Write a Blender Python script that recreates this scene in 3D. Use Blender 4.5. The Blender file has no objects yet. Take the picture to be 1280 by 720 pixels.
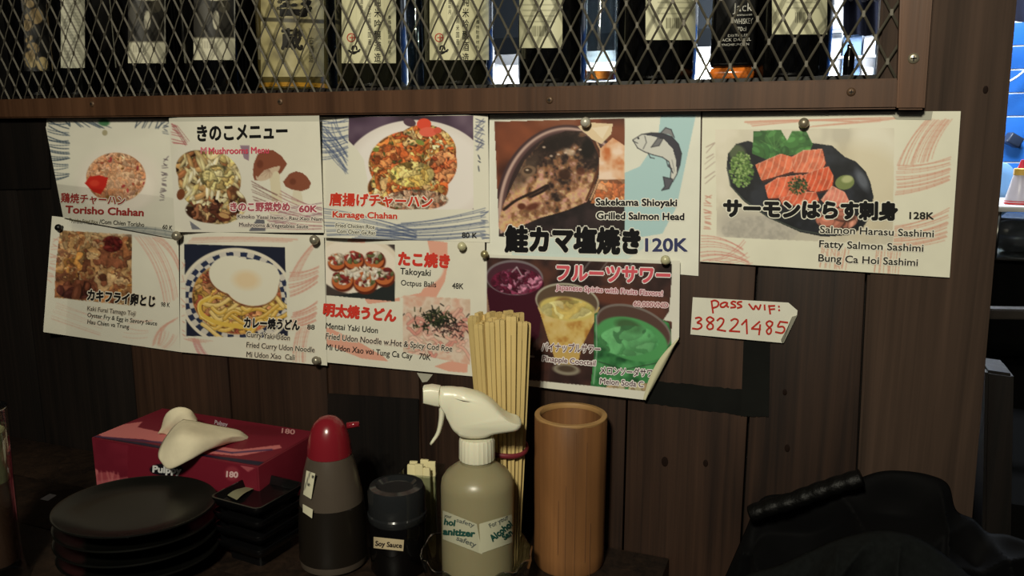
import bpy, bmesh, math, random
import numpy as np
from math import radians, sin, cos, pi
from mathutils import Vector
random.seed(7); rng = np.random.default_rng(7)
SC = bpy.context.scene; COL = SC.collection

# ---------------------------------------------------------------- camera, world, lights, exposure
PSI, TH = radians(21.1), radians(10.65)
CAMP = np.array([0., -.95, 1.27])
cd = bpy.data.cameras.new('camera'); cd.sensor_width = 36; cd.lens = 1000/1280*36; cd.clip_start = .01
cam = bpy.data.objects.new('camera', cd); COL.objects.link(cam)
cam.location = CAMP; cam.rotation_euler = (pi/2-TH, 0, PSI); SC.camera = cam
SC.view_settings.view_transform = 'Standard'; SC.view_settings.look = 'None'
SC.view_settings.gamma = 1; SC.view_settings.exposure = 0; SC.view_settings.use_curve_mapping = False
wd = bpy.data.worlds.new('world'); SC.world = wd; wd.use_nodes = True
wd.node_tree.nodes['Background'].inputs[0].default_value = (.75, .8, 1, 1)
wd.node_tree.nodes['Background'].inputs[1].default_value = .016
def lamp(kind, name, loc, target, energy, color, **k):
    l = bpy.data.lights.new(name, kind); l.energy = energy; l.color = color
    for a, b in k.items(): setattr(l, a, b)
    o = bpy.data.objects.new(name, l); COL.objects.link(o); o.location = loc
    o.rotation_euler = (Vector(target)-Vector(loc)).to_track_quat('-Z', 'Y').to_euler(); return o
WARM = (1, .94, .75)
for dx, dz in ((-.07, 0), (.07, .01), (0, .08), (.01, -.08)):
    lamp('SPOT', 'spot_lamp', (-.12+dx, -1.5, 1.98+dz), (-.42, 0, 1.25), 25, WARM,
         spot_size=radians(92), spot_blend=1.0, shadow_soft_size=.02)
lamp('AREA', 'room_glow', (-.3, -2.2, 2.2), (-.3, 0, 1.1), 3.0, (1, .9, .7), size=1.0)
lamp('AREA', 'kitchen_lamp', (.3, 1.3, 2.6), (.2, 2.1, 1.3), 95, (.84, .92, 1), size=.6)

# ---------------------------------------------------------------- measuring: pixel of the photograph -> point in the room
R = np.array([cos(PSI), sin(PSI), 0]); F = np.array([-sin(PSI)*cos(TH), cos(PSI)*cos(TH), -sin(TH)]); U = np.cross(R, F)
def ray(px, py):
    px, py = np.asarray(px, float), np.asarray(py, float)
    return F + ((px-640)/1000)[..., None]*R - ((py-360)/1000)[..., None]*U
def W(px, py, off=0.):
    d = ray(px, py); t = (-np.asarray(off)-CAMP[1])/d[..., 1]; return CAMP + d*t[..., None]
def T(px, py, z):
    d = ray(px, py); t = (z-CAMP[2])/d[..., 2]; return CAMP + d*t[..., None]
def depth(p): return float(np.dot(np.asarray(p)-CAMP, F))
def zat(c, py, px=None):
    Fh = np.array([-sin(PSI), cos(PSI), 0]); x = 640 if px is None else px
    d = ray(x, py); t = np.dot(np.asarray(c)-CAMP, Fh)/np.dot(d, Fh); return float(CAMP[2]+d[2]*t)
ZC = float(W(800, 690)[2])                  # counter top
ZS = 1.336                                   # bottle shelf top

# ---------------------------------------------------------------- materials
def lin(c):
    c = np.asarray(c, float)/255; return np.where(c <= .04045, c/12.92, ((c+.055)/1.055)**2.4)
MATS = {}
def mat(name, rgb, rough=.5, metal=0, trans=0, spec=.5, noise=0, nscale=30, bump=0, stretch=(1, 1, 1), emit=0, ior=1.45, coat=0, sheen=0, sss=0):
    if name in MATS: return MATS[name]
    m = bpy.data.materials.new(name); m.use_nodes = True; nt = m.node_tree; b = nt.nodes['Principled BSDF']
    c = (*lin(rgb), 1)
    b.inputs['Base Color'].default_value = c; b.inputs['Roughness'].default_value = rough
    b.inputs['Metallic'].default_value = metal; b.inputs['Transmission Weight'].default_value = trans
    b.inputs['Specular IOR Level'].default_value = spec; b.inputs['IOR'].default_value = ior
    b.inputs['Coat Weight'].default_value = coat; b.inputs['Sheen Weight'].default_value = sheen
    if sss: b.inputs['Subsurface Weight'].default_value = sss; b.inputs['Subsurface Scale'].default_value = .01
    if emit: b.inputs['Emission Color'].default_value = c; b.inputs['Emission Strength'].default_value = emit
    if noise or bump:
        tc = nt.nodes.new('ShaderNodeTexCoord'); mp = nt.nodes.new('ShaderNodeMapping'); mp.inputs['Scale'].default_value = stretch
        n = nt.nodes.new('ShaderNodeTexNoise'); n.inputs['Scale'].default_value = nscale; n.inputs['Detail'].default_value = 6
        oi = nt.nodes.new('ShaderNodeObjectInfo'); ad = nt.nodes.new('ShaderNodeVectorMath'); ad.operation = 'ADD'
        sc = nt.nodes.new('ShaderNodeVectorMath'); sc.operation = 'SCALE'; sc.inputs[3].default_value = 9
        cmb = nt.nodes.new('ShaderNodeCombineXYZ')
        for i in range(3): nt.links.new(oi.outputs['Random'], cmb.inputs[i])
        nt.links.new(cmb.outputs[0], sc.inputs[0])
        nt.links.new(tc.outputs['Object'], mp.inputs[0]); nt.links.new(mp.outputs[0], ad.inputs[0]); nt.links.new(sc.outputs[0], ad.inputs[1])
        nt.links.new(ad.outputs[0], n.inputs['Vector'])
        if noise:
            r = nt.nodes.new('ShaderNodeMapRange'); r.inputs[1].default_value = .25; r.inputs[2].default_value = .75
            r.inputs[3].default_value = 1-noise; r.inputs[4].default_value = 1+noise
            mx = nt.nodes.new('ShaderNodeVectorMath'); mx.operation = 'SCALE'; mx.inputs[0].default_value = c[:3]
            nt.links.new(n.outputs['Fac'], r.inputs[0]); nt.links.new(r.outputs[0], mx.inputs[3]); nt.links.new(mx.outputs[0], b.inputs['Base Color'])
        if bump:
            bp = nt.nodes.new('ShaderNodeBump'); bp.inputs['Strength'].default_value = bump; bp.inputs['Distance'].default_value = .002
            nt.links.new(n.outputs['Fac'], bp.inputs['Height']); nt.links.new(bp.outputs[0], b.inputs['Normal'])
    MATS[name] = m; return m
def wood(name, dark, light, rough=.55, fine=1.0, spec=.35, wear=None):
    if name in MATS: return MATS[name]
    m = mat(name, light, rough, spec=spec); nt = m.node_tree; b = nt.nodes['Principled BSDF']; N = nt.nodes.new; L = nt.links.new
    tc = N('ShaderNodeTexCoord'); oi = N('ShaderNodeObjectInfo'); cmb = N('ShaderNodeCombineXYZ')
    mu = N('ShaderNodeMath'); mu.operation = 'MULTIPLY'; mu.inputs[1].default_value = 13
    L(oi.outputs['Random'], mu.inputs[0]); [L(mu.outputs[0], cmb.inputs[i]) for i in range(3)]
    ad = N('ShaderNodeVectorMath'); L(tc.outputs['Object'], ad.inputs[0]); L(cmb.outputs[0], ad.inputs[1])
    def nz(scale, st, det=5):
        mp = N('ShaderNodeMapping'); mp.inputs['Scale'].default_value = st; L(ad.outputs[0], mp.inputs[0])
        n = N('ShaderNodeTexNoise'); n.inputs['Scale'].default_value = scale; n.inputs['Detail'].default_value = det; n.inputs['Distortion'].default_value = .6
        L(mp.outputs[0], n.inputs['Vector']); return n
    a = nz(70*fine, (1, 1, .035)); c = nz(9, (1, 1, .25)); e = nz(260*fine, (1, 1, .012), 3)
    s1 = N('ShaderNodeMath'); s1.operation = 'ADD'; s2 = N('ShaderNodeMath'); s2.operation = 'MULTIPLY_ADD'; s2.inputs[1].default_value = .45
    L(a.outputs['Fac'], s1.inputs[0]); L(c.outputs['Fac'], s1.inputs[1]); L(e.outputs['Fac'], s2.inputs[0]); L(s1.outputs[0], s2.inputs[2])
    rp = N('ShaderNodeValToRGB'); rp.color_ramp.elements[0].position = .48; rp.color_ramp.elements[1].position = .78
    rp.color_ramp.elements[0].color = (*lin(dark), 1); rp.color_ramp.elements[1].color = (*lin(light), 1)
    hf = N('ShaderNodeMath'); hf.operation = 'MULTIPLY'; hf.inputs[1].default_value = .51; L(s2.outputs[0], hf.inputs[0]); L(hf.outputs[0], rp.inputs[0])
    br = N('ShaderNodeMapRange'); br.inputs[3].default_value = .78; br.inputs[4].default_value = 1.2; L(oi.outputs['Random'], br.inputs[0])
    sc = N('ShaderNodeVectorMath'); sc.operation = 'SCALE'; L(rp.outputs[0], sc.inputs[0]); L(br.outputs[0], sc.inputs[3]); L(sc.outputs[0], b.inputs['Base Color'])
    bp = N('ShaderNodeBump'); bp.inputs['Strength'].default_value = .35; bp.inputs['Distance'].default_value = .001
    L(s2.outputs[0], bp.inputs['Height']); L(bp.outputs[0], b.inputs['Normal']); return m
def print_mat():
    m = mat('printed_paper', (200, 200, 200), .5, spec=.35); nt = m.node_tree; a = nt.nodes.new('ShaderNodeAttribute'); a.attribute_name = 'print'
    nt.links.new(a.outputs['Color'], nt.nodes['Principled BSDF'].inputs['Base Color']); return m
PRINT = print_mat()
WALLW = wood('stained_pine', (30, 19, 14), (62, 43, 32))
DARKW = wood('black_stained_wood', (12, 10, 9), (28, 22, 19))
RAILW = wood('rail_wood', (62, 40, 26), (96, 66, 46), .5, .6)
POSTW = wood('post_wood', (34, 26, 21), (66, 51, 42), .7, .7, spec=.2)
TABW = wood('counter_wood', (20, 15, 12), (46, 34, 26), .45)
BLACKGL = mat('black_bottle_glass', (7, 7, 7), .07, spec=.7)
def thin_glass(name, tint, gloss=.04, base=.05, edge=.55):
    m = mat(name, tint, .1); nt = m.node_tree; N = nt.nodes.new; L = nt.links.new; out = [n for n in nt.nodes if n.type == 'OUTPUT_MATERIAL'][0]
    t = N('ShaderNodeBsdfTransparent'); t.inputs[0].default_value = (*lin(tint), 1); g = N('ShaderNodeBsdfGlossy'); g.inputs['Roughness'].default_value = gloss
    lw = N('ShaderNodeLayerWeight'); lw.inputs[0].default_value = .35; mr = N('ShaderNodeMapRange'); mr.inputs[3].default_value = base; mr.inputs[4].default_value = edge
    mx = N('ShaderNodeMixShader'); L(lw.outputs['Facing'], mr.inputs[0]); L(mr.outputs[0], mx.inputs[0]); L(t.outputs[0], mx.inputs[1]); L(g.outputs[0], mx.inputs[2]); L(mx.outputs[0], out.inputs[0]); return m
CLEAR = thin_glass('clear_glass', (238, 243, 244))
CUTGL = thin_glass('cut_glass', (222, 226, 222), .06, .14, .9)
STEEL = mat('steel', (150, 148, 140), .3, metal=1, noise=.15)

# ---------------------------------------------------------------- builders
def mesh_obj(name, me, m=None, parent=None, smooth=True):
    o = bpy.data.objects.new(name, me); COL.objects.link(o)
    if m and not me.materials: me.materials.append(m)
    if smooth and len(me.polygons): me.polygons.foreach_set('use_smooth', np.ones(len(me.polygons), bool))
    if parent: o.parent = parent
    return o
def from_bm(name, bm, m=None, parent=None, smooth=True, sharp=None):
    bmesh.ops.recalc_face_normals(bm, faces=bm.faces)
    if sharp:
        for e in bm.edges:
            if len(e.link_faces) == 2 and e.calc_face_angle(0) > radians(sharp): e.smooth = False
    me = bpy.data.meshes.new(name); bm.to_mesh(me); bm.free(); return mesh_obj(name, me, m, parent, smooth)
def tag(o, label=None, cat=None, group=None, kind=None):
    if label: o['label'] = label
    if cat: o['category'] = cat
    if group: o['group'] = group
    if kind: o['kind'] = kind
    return o
def empty(name, loc=(0, 0, 0), rz=0, label=None, cat=None, group=None, kind=None):
    o = bpy.data.objects.new(name, None); o.empty_display_size = .02; COL.objects.link(o); o.location = loc; o.rotation_euler = (0, 0, rz)
    return tag(o, label, cat, group, kind)
def bm_box(bm, lo, hi, bev=0, mtx=None):
    r = bmesh.ops.create_cube(bm, size=1)['verts']
    for v in r:
        v.co = Vector([(lo[i]+hi[i])/2 + v.co[i]*(hi[i]-lo[i]) for i in range(3)])
    if bev: bmesh.ops.bevel(bm, geom=list({e for v in r for e in v.link_edges}), offset=bev, segments=2, affect='EDGES', profile=.6)
    return r
def box(name, lo, hi, m, parent=None, bev=.001, **k):
    bm = bmesh.new(); bm_box(bm, lo, hi, bev); o = from_bm(name, bm, m, parent, True, 30); tag(o, **k); return o
def board(name, px4, y0, y1, m, parent=None, bev=.0012, **k):
    """board whose front face has corners px4 (TL,TR,BR,BL) on the plane y=y0, thick back to y1"""
    f = [W(x, y, -y0) for x, y in px4]; bm = bmesh.new()
    a = [bm.verts.new(p) for p in f]; b = [bm.verts.new((p[0], y1, p[2])) for p in f]
    bm.faces.new(a); bm.faces.new(b[::-1])
    for i in range(4): bm.faces.new((a[i], b[i], b[(i+1) % 4], a[(i+1) % 4]))
    if bev: bmesh.ops.bevel(bm, geom=list(bm.edges), offset=bev, segments=2, affect='EDGES')
    o = from_bm(name, bm, m, parent, True, 30); tag(o, **k); return o
def lathe_bm(prof, seg=48, bm=None, cx=0, cy=0):
    bm = bm or bmesh.new(); rings = []
    for r, z in prof:
        if r < 1e-6: rings.append([bm.verts.new((cx, cy, z))])
        else: rings.append([bm.verts.new((cx+r*cos(2*pi*i/seg), cy+r*sin(2*pi*i/seg), z)) for i in range(seg)])
    for a, b in zip(rings, rings[1:]):
        for i in range(seg):
            j = (i+1) % seg
            if len(a) == 1 and len(b) == 1: continue
            if len(a) == 1: bm.faces.new((a[0], b[i], b[j]))
            elif len(b) == 1: bm.faces.new((a[i], a[j], b[0]))
            else: bm.faces.new((a[i], a[j], b[j], b[i]))
    return bm
def lathe(name, prof, m, parent=None, seg=48, sharp=35, **k):
    o = from_bm(name, lathe_bm(prof, seg), m, parent, True, sharp); tag(o, **k); return o
def smooth_path(pts, n=8):
    P = [np.array(p, float) for p in pts]; P = [2*P[0]-P[1]]+P+[2*P[-1]-P[-2]]; out = []
    for i in range(1, len(P)-2):
        for s in range(n):
            t = s/n; a, b, c, d = P[i-1:i+3]
            out.append(.5*((2*b)+(c-a)*t+(2*a-5*b+4*c-d)*t*t+(3*b-a-3*c+d)*t**3))
    out.append(P[-2]); return out
def tube_bm(pts, rad, seg=10, flat=1., up=(0, 0, 1), bm=None, caps=True):
    bm = bm or bmesh.new(); rings = []; n = len(pts); up = Vector(up)
    for i, p in enumerate(pts):
        a = Vector(pts[max(i-1, 0)]); b = Vector(pts[min(i+1, n-1)]); d = (b-a).normalized()
        s = d.cross(up); s = s.normalized() if s.length > 1e-4 else Vector((1, 0, 0)); w = s.cross(d).normalized()
        r = rad[i] if hasattr(rad, '__len__') else rad
        rings.append([bm.verts.new(Vector(p)+s*(r*cos(2*pi*k/seg))+w*(r*flat*sin(2*pi*k/seg))) for k in range(seg)])
    for a, b in zip(rings, rings[1:]):
        for k in range(seg): bm.faces.new((a[k], a[(k+1) % seg], b[(k+1) % seg], b[k]))
    if caps: bm.faces.new(rings[0][::-1]); bm.faces.new(rings[-1])
    return bm

# ---------------------------------------------------------------- print canvas: artwork in the flat of a sheet
class Canvas:
    def __init__(s, x0, y0, x1, y1, bg=(218, 214, 200), ss=2.0):
        s.x0, s.y0, s.ss = x0, y0, ss; s.w = int((x1-x0)*ss)+2; s.h = int((y1-y0)*ss)+2
        s.a = np.zeros((s.h, s.w, 3)); s.a[:] = bg
        s.X, s.Y = np.meshgrid(x0+np.arange(s.w)/ss, y0+np.arange(s.h)/ss)
    def win(s, x0, y0, x1, y1):
        f = lambda v, o, m: int(min(max((v-o)*s.ss, 0), m))
        return slice(f(y0, s.y0, s.h), f(y1, s.y0, s.h-1)+1), slice(f(x0, s.x0, s.w), f(x1, s.x0, s.w-1)+1)
    def mix(s, w, k, col):
        k = k[..., None]; s.a[w] = s.a[w]*(1-k)+np.asarray(col, float)*k
    def ell(s, cx, cy, rx, ry, col, ang=0, soft=.5, al=1., mask=None):
        r = max(rx, ry)+soft+1; w = s.win(cx-r, cy-r, cx+r, cy+r); x, y = s.X[w]-cx, s.Y[w]-cy
        if x.size == 0: return
        c, q = cos(ang), sin(ang); u, v = (x*c+y*q)/rx, (-x*q+y*c)/ry; d = (1-np.sqrt(u*u+v*v))*min(rx, ry)
        k = np.clip(d/soft+.5, 0, 1)*al
        if mask is not None: k = k*mask[w]
        s.mix(w, k, col)
    def pmask(s, pts):
        m = np.zeros((s.h, s.w), bool); n = len(pts)
        for i in range(n):
            (x1, y1), (x2, y2) = pts[i], pts[(i+1) % n]
            if y1 == y2: continue
            c = ((s.Y < y1) != (s.Y < y2)) & (s.X < (x2-x1)*(s.Y-y1)/(y2-y1)+x1); m ^= c
        return m.astype(float)
    def emask(s, cx, cy, rx, ry, ang=0):
        c, q = cos(ang), sin(ang); x, y = s.X-cx, s.Y-cy
        return np.clip((1-np.sqrt(((x*c+y*q)/rx)**2+((-x*q+y*c)/ry)**2))*min(rx, ry)+.5, 0, 1)
    def poly(s, pts, col, al=1., mask=None):
        m = s.pmask(pts)*al; m = m*mask if mask is not None else m; s.mix((slice(None), slice(None)), m, col)
    def fill(s, mask, col, al=1.): s.mix((slice(None), slice(None)), mask*al, col)
    def line(s, pts, wd, col, al=1., mask=None):
        for (x1, y1), (x2, y2) in zip(pts, pts[1:]):
            w = s.win(min(x1, x2)-wd-1, min(y1, y2)-wd-1, max(x1, x2)+wd+1, max(y1, y2)+wd+1)
            x, y = s.X[w], s.Y[w]; dx, dy = x2-x1, y2-y1; t = np.clip(((x-x1)*dx+(y-y1)*dy)/(dx*dx+dy*dy+1e-9), 0, 1)
            d = np.hypot(x-x1-t*dx, y-y1-t*dy); k = np.clip(wd/2-d+.5, 0, 1)*al
            if mask is not None: k = k*mask[w]
            s.mix(w, k, col)
    def noise(s, sc, seed=0):
        g = np.random.default_rng(seed); out = np.zeros((s.h, s.w)); amp = 1; tot = 0
        for o in range(3):
            c = sc/(2**o)*s.ss; nh, nw = int(s.h/c)+3, int(s.w/c)+3; q = g.random((nh, nw))
            yi, xi = np.arange(s.h)/c, np.arange(s.w)/c; y0, x0 = yi.astype(int), xi.astype(int); fy, fx = yi-y0, xi-x0
            fy = (fy*fy*(3-2*fy))[:, None]; fx = (fx*fx*(3-2*fx))[None, :]
            a = q[np.ix_(y0, x0)]; b = q[np.ix_(y0, x0+1)]; c2 = q[np.ix_(y0+1, x0)]; d = q[np.ix_(y0+1, x0+1)]
            out += amp*((a*(1-fx)+b*fx)*(1-fy)+(c2*(1-fx)+d*fx)*fy); tot += amp; amp *= .55
        return out/tot
    def mottle(s, mask, cols, sc, seed=0):
        n = s.noise(sc, seed); n = np.clip((n-.25)/.5, 0, .999)*(len(cols)-1); i = n.astype(int); f = (n-i)[..., None]
        c = np.array(cols, float); v = c[i]*(1-f)+c[i+1]*f; k = mask[..., None]; s.a = s.a*(1-k)+v*k
    def blobs(s, mask, n, r, cols, asp=(1.2, 2.4), ang=(0, pi), shade=.45, seed=0, clip=True):
        g = random.Random(seed); ys, xs = np.nonzero(mask > .5)
        if len(ys) == 0: return
        for _ in range(n):
            k = g.randrange(len(ys)); x, y = s.x0+xs[k]/s.ss, s.y0+ys[k]/s.ss
            q = g.uniform(*r); a = g.uniform(*asp); t = g.uniform(*ang); c = np.array(g.choice(cols), float)*g.uniform(.85, 1.12); m = mask if clip else None
            s.ell(x+q*.15, y+q*.3, q*a*1.12, q*1.15, c*shade, t, 1.2, .75, m)
            s.ell(x, y, q*a, q, c, t, .8, 1, m)
            s.ell(x-q*.15, y-q*.3, q*a*.55, q*.4, np.clip(c*1.25+12, 0, 250), t, 1.0, .7, m)
    def chunks(s, mask, size, cols, seed=0, edge=.45, warp=1.0, al=1., stretch=(1, 1), ang=0, grain=.12):
        g = np.random.default_rng(seed); ys, xs = np.nonzero(mask > .02)
        if len(ys) == 0: return
        y0, y1, x0, x1 = ys.min(), ys.max()+1, xs.min(), xs.max()+1; w = (slice(y0, y1), slice(x0, x1))
        nx, ny = s.noise(size*1.3, seed+5)[w]-.5, s.noise(size*1.3, seed+6)[w]-.5; X = s.X[w]+nx*size*2.2*warp; Y = s.Y[w]+ny*size*2.2*warp
        c, q = cos(ang), sin(ang); A, B = (X*c+Y*q)/stretch[0], (-X*q+Y*c)/stretch[1]; a0, b0 = A.min(), B.min(); na, nb = int((A.max()-a0)/size)+3, int((B.max()-b0)/size)+3
        ja, jb = g.random((nb, na)), g.random((nb, na)); ci = g.integers(0, len(cols), (nb, na)); br = g.uniform(.8, 1.18, (nb, na))
        ia, ib = ((A-a0)/size).astype(int), ((B-b0)/size).astype(int); d1 = np.full(A.shape, 1e9); d2 = d1.copy(); cc = np.zeros(A.shape, int); bb = np.ones(A.shape); ux = np.zeros(A.shape)
        for da in (-1, 0, 1):
            for db in (-1, 0, 1):
                ka, kb = np.clip(ia+da, 0, na-1), np.clip(ib+db, 0, nb-1); pa, pb = a0+(ka+ja[kb, ka])*size, b0+(kb+jb[kb, ka])*size; d = np.hypot(A-pa, B-pb)
                n = d < d1; d2 = np.where(n, d1, np.minimum(d2, d)); cc = np.where(n, ci[kb, ka], cc); bb = np.where(n, br[kb, ka], bb); ux = np.where(n, ((A-pa)+(B-pb))/size, ux); d1 = np.where(n, d, d1)
        e = np.clip((d2-d1)/size*3.2, 0, 1); col = np.array(cols, float)[cc]*(bb*(1-edge+edge*e**.7)*(1-.22*ux))[..., None]; col *= (1+grain*4*(s.noise(2.2, seed+9)[w]-.5))[..., None]
        k = (mask[w]*al)[..., None]; s.a[w] = s.a[w]*(1-k)+np.clip(col, 0, 245)*k
    def hatch(s, p0, p1, q0, q1, n, col, wd=.9, al=.8, bow=0, jit=1.2, seed=1):
        """n pen strokes from the edge p0-p1 to the edge q0-q1"""
        g = random.Random(seed)
        for i in range(n):
            t = (i+g.uniform(-.3, .3))/max(n-1, 1); t2 = t+g.uniform(-.08, .08)
            a = [p0[k]+(p1[k]-p0[k])*t+g.uniform(-jit, jit) for k in (0, 1)]; b = [q0[k]+(q1[k]-q0[k])*t2+g.uniform(-jit, jit) for k in (0, 1)]
            m = [(a[0]+b[0])/2-(b[1]-a[1])*bow, (a[1]+b[1])/2+(b[0]-a[0])*bow]
            pts = [((1-u)**2*a[0]+2*u*(1-u)*m[0]+u*u*b[0], (1-u)**2*a[1]+2*u*(1-u)*m[1]+u*u*b[1]) for u in np.linspace(0, 1, 8)]
            s.line(pts, wd*g.uniform(.7, 1.2), col, al*g.uniform(.6, 1))
    def sample(s, px, py):
        x = np.clip((px-s.x0)*s.ss, 0, s.w-1.001); y = np.clip((py-s.y0)*s.ss, 0, s.h-1.001)
        xi, yi = x.astype(int), y.astype(int); fx, fy = (x-xi)[..., None], (y-yi)[..., None]; a = s.a
        return (a[yi, xi]*(1-fx)+a[yi, xi+1]*fx)*(1-fy)+(a[yi+1, xi]*(1-fx)+a[yi+1, xi+1]*fx)*fy
def grid_mesh(name, P, C, m, parent=None, rot=None):
    """P (ny,nx,3) points, C (ny,nx,3) sRGB colours"""
    ny, nx = P.shape[:2]; me = bpy.data.meshes.new(name); me.vertices.add(nx*ny); me.vertices.foreach_set('co', P.reshape(-1).astype(np.float32))
    i = (np.arange(ny-1)[:, None]*nx+np.arange(nx-1)[None, :]).reshape(-1); f = np.stack([i, i+nx, i+nx+1, i+1], 1)
    n = len(f); me.loops.add(n*4); me.loops.foreach_set('vertex_index', f.reshape(-1).astype(np.int32)); me.polygons.add(n)
    me.polygons.foreach_set('loop_start', (np.arange(n)*4).astype(np.int32))
    try: me.polygons.foreach_set('loop_total', np.full(n, 4, np.int32))
    except Exception: pass
    me.update(calc_edges=True)
    if C is not None:
        at = me.color_attributes.new('print', 'FLOAT_COLOR', 'POINT'); c4 = np.ones((ny*nx, 4), np.float32); c4[:, :3] = lin(np.clip(C.reshape(-1, 3), 0, 255))
        at.data.foreach_set('color', c4.reshape(-1))
    return mesh_obj(name, me, m, parent)
def quad_px(q, nx, ny):
    u, v = np.meshgrid(np.linspace(0, 1, nx), np.linspace(0, 1, ny)); q = np.array(q, float)
    p = (q[0]*((1-u)*(1-v))[..., None]+q[1]*(u*(1-v))[..., None]+q[2]*(u*v)[..., None]+q[3]*((1-u)*v)[..., None]); return u, v, p[..., 0], p[..., 1]
def printed(name, q, cv, surf, parent=None, cell=.95, m=None):
    q = np.array(q, float); nx = max(4, int(max(np.hypot(*(q[1]-q[0])), np.hypot(*(q[2]-q[3])))/cell)); ny = max(4, int(max(np.hypot(*(q[3]-q[0])), np.hypot(*(q[2]-q[1])))/cell))
    u, v, px, py = quad_px(q, nx, ny); return grid_mesh(name, surf(px, py), cv.sample(px, py) if cv else None, m or PRINT, parent)
def bisect(o, p1, p2, keep):
    """cut a mesh along the photo line p1-p2 in the wall's plane; keep = pixel on the side to keep"""
    a, b, k = (Vector(W(*p)) for p in (p1, p2, keep)); n = (b-a).cross(Vector((0, 1, 0))).normalized()
    if (k-a).dot(n) > 0: n = -n
    bm = bmesh.new(); bm.from_mesh(o.data); bmesh.ops.bisect_plane(bm, geom=bm.verts[:]+bm.edges[:]+bm.faces[:], plane_co=a, plane_no=n, clear_outer=True); bm.to_mesh(o.data); bm.free()
INK = {}
def ink(rgb, rough=.55):
    k = 'ink_%d_%d_%d' % tuple(rgb)
    return mat(k, rgb, rough, spec=.2)
_glyph = {}
def glyphs(s, off):
    if (s, off) in _glyph: return _glyph[(s, off)]
    c = bpy.data.curves.new('t', 'FONT'); c.body = s; c.size = 1; c.offset = off; c.resolution_u = 3; c.fill_mode = 'FRONT'
    o = bpy.data.objects.new('t', c); COL.objects.link(o); dg = bpy.context.evaluated_depsgraph_get(); dg.update()
    me = bpy.data.meshes.new_from_object(o.evaluated_get(dg)); n = len(me.vertices); co = np.zeros(n*3, np.float32); me.vertices.foreach_get('co', co)
    f = [tuple(p.vertices) for p in me.polygons]; bpy.data.objects.remove(o); bpy.data.curves.remove(c); bpy.data.meshes.remove(me)
    _glyph[(s, off)] = (co.reshape(-1, 3), f); return _glyph[(s, off)]
def text(s, p0, p1, h, rgb, surf, parent, bold=.0, outline=None, ow=.045, cjk=False, vert=False, lift=.0006, label=None):
    base, _ = glyphs(s, 0); mn, mx = base.min(0), base.max(0)
    y0, sy = (mn[1], h/(mx[1]-mn[1])) if cjk else (0, h/.70)
    p0, p1 = np.array(p0, float), np.array(p1, float); ex = (p1-p0)/(mx[0]-mn[0]); d = ex/np.hypot(*ex); up = np.array([d[1], -d[0]])*sy
    def emit(off, col, lf, nm):
        co, f = glyphs(s, 0); nd = 0 if off < .004 else (4 if off < .02 else 6 if off < .04 else 8 if off < .12 else 12)
        sh = [(0, 0)]+[(off*cos(2*pi*k/nd+.4), off*sin(2*pi*k/nd+.4)) for k in range(nd)]+([(off*.5*cos(2*pi*k/4), off*.5*sin(2*pi*k/4)) for k in range(4)] if off > .06 else [])+([(off*.75*cos(2*pi*k/6+.2), off*.75*sin(2*pi*k/6+.2)) for k in range(6)] if off > .12 else [])
        Ps, fs2 = [], []
        for k, (ox, oy) in enumerate(sh):
            xy = p0+(co[:, :1]+ox-mn[0])*ex+(co[:, 1:2]+oy-y0)*up; Ps.append(surf(xy[:, 0], xy[:, 1], lf+k*5e-6)); fs2 += [tuple(i+k*len(co) for i in q) for q in f]
        P = np.concatenate(Ps); me = bpy.data.meshes.new(nm); me.from_pydata(P.tolist(), [], fs2); return mesh_obj(nm, me, ink(col), parent, False)
    if cjk: bold *= 1.35
    if outline is not None: emit(bold+ow*.3+1.05/sy, outline, lift*.5, 'lettering_outline')
    return emit(bold, rgb, lift, 'lettering')
def strokes(name, lists, wd, rgb, surf, parent, lift=.0006):
    bm = bmesh.new()
    for L_ in lists:
        pts = smooth_path(L_, 5) if len(L_) > 2 else [np.array(p, float) for p in L_]
        n = len(pts); e = []
        for i, p in enumerate(pts):
            t = pts[min(i+1, n-1)]-pts[max(i-1, 0)]; t = t/(np.hypot(*t)+1e-9); nn = np.array([-t[1], t[0]])*wd/2
            if i == 0: p = p-t*wd*.3
            if i == n-1: p = p+t*wd*.3
            e.append((p+nn, p-nn))
        A = surf(np.array([q[0][0] for q in e]), np.array([q[0][1] for q in e]), lift); B = surf(np.array([q[1][0] for q in e]), np.array([q[1][1] for q in e]), lift)
        va = [bm.verts.new(p) for p in A]; vb = [bm.verts.new(p) for p in B]
        for i in range(n-1):
            bm.faces.new((va[i], va[i+1], vb[i+1], vb[i]))
    return from_bm(name, bm, ink(rgb), parent, False)
def cyl_surf(c, r):
    c = np.asarray(c, float)
    def f(px, py, lift=0):
        d = ray(px, py); o = CAMP[:2]-c[:2]; rr = r+lift
        A = d[..., 0]**2+d[..., 1]**2; B = d[..., 0]*o[0]+d[..., 1]*o[1]; Cc = o@o-rr*rr; D = np.maximum(B*B-A*Cc, 0); t = (-B-np.sqrt(D))/A
        return CAMP+d*t[..., None]
    return f
def plane_surf(p, n):
    p, n = np.asarray(p, float), np.asarray(n, float); n = n/np.linalg.norm(n)
    def f(px, py, lift=0):
        d = ray(px, py); t = ((p+n*lift-CAMP)@n)/(d@n); return CAMP+d*t[..., None]
    return f
def local(o_world_pts_objs, root):
    """re-home meshes made in room coordinates under an Empty standing at its thing's base"""
    import mathutils
    m = (mathutils.Matrix.Translation(root.location) @ mathutils.Euler(root.rotation_euler).to_matrix().to_4x4()).inverted()
    for o in o_world_pts_objs:
        if o is None: continue
        o.data.transform(m)
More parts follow.
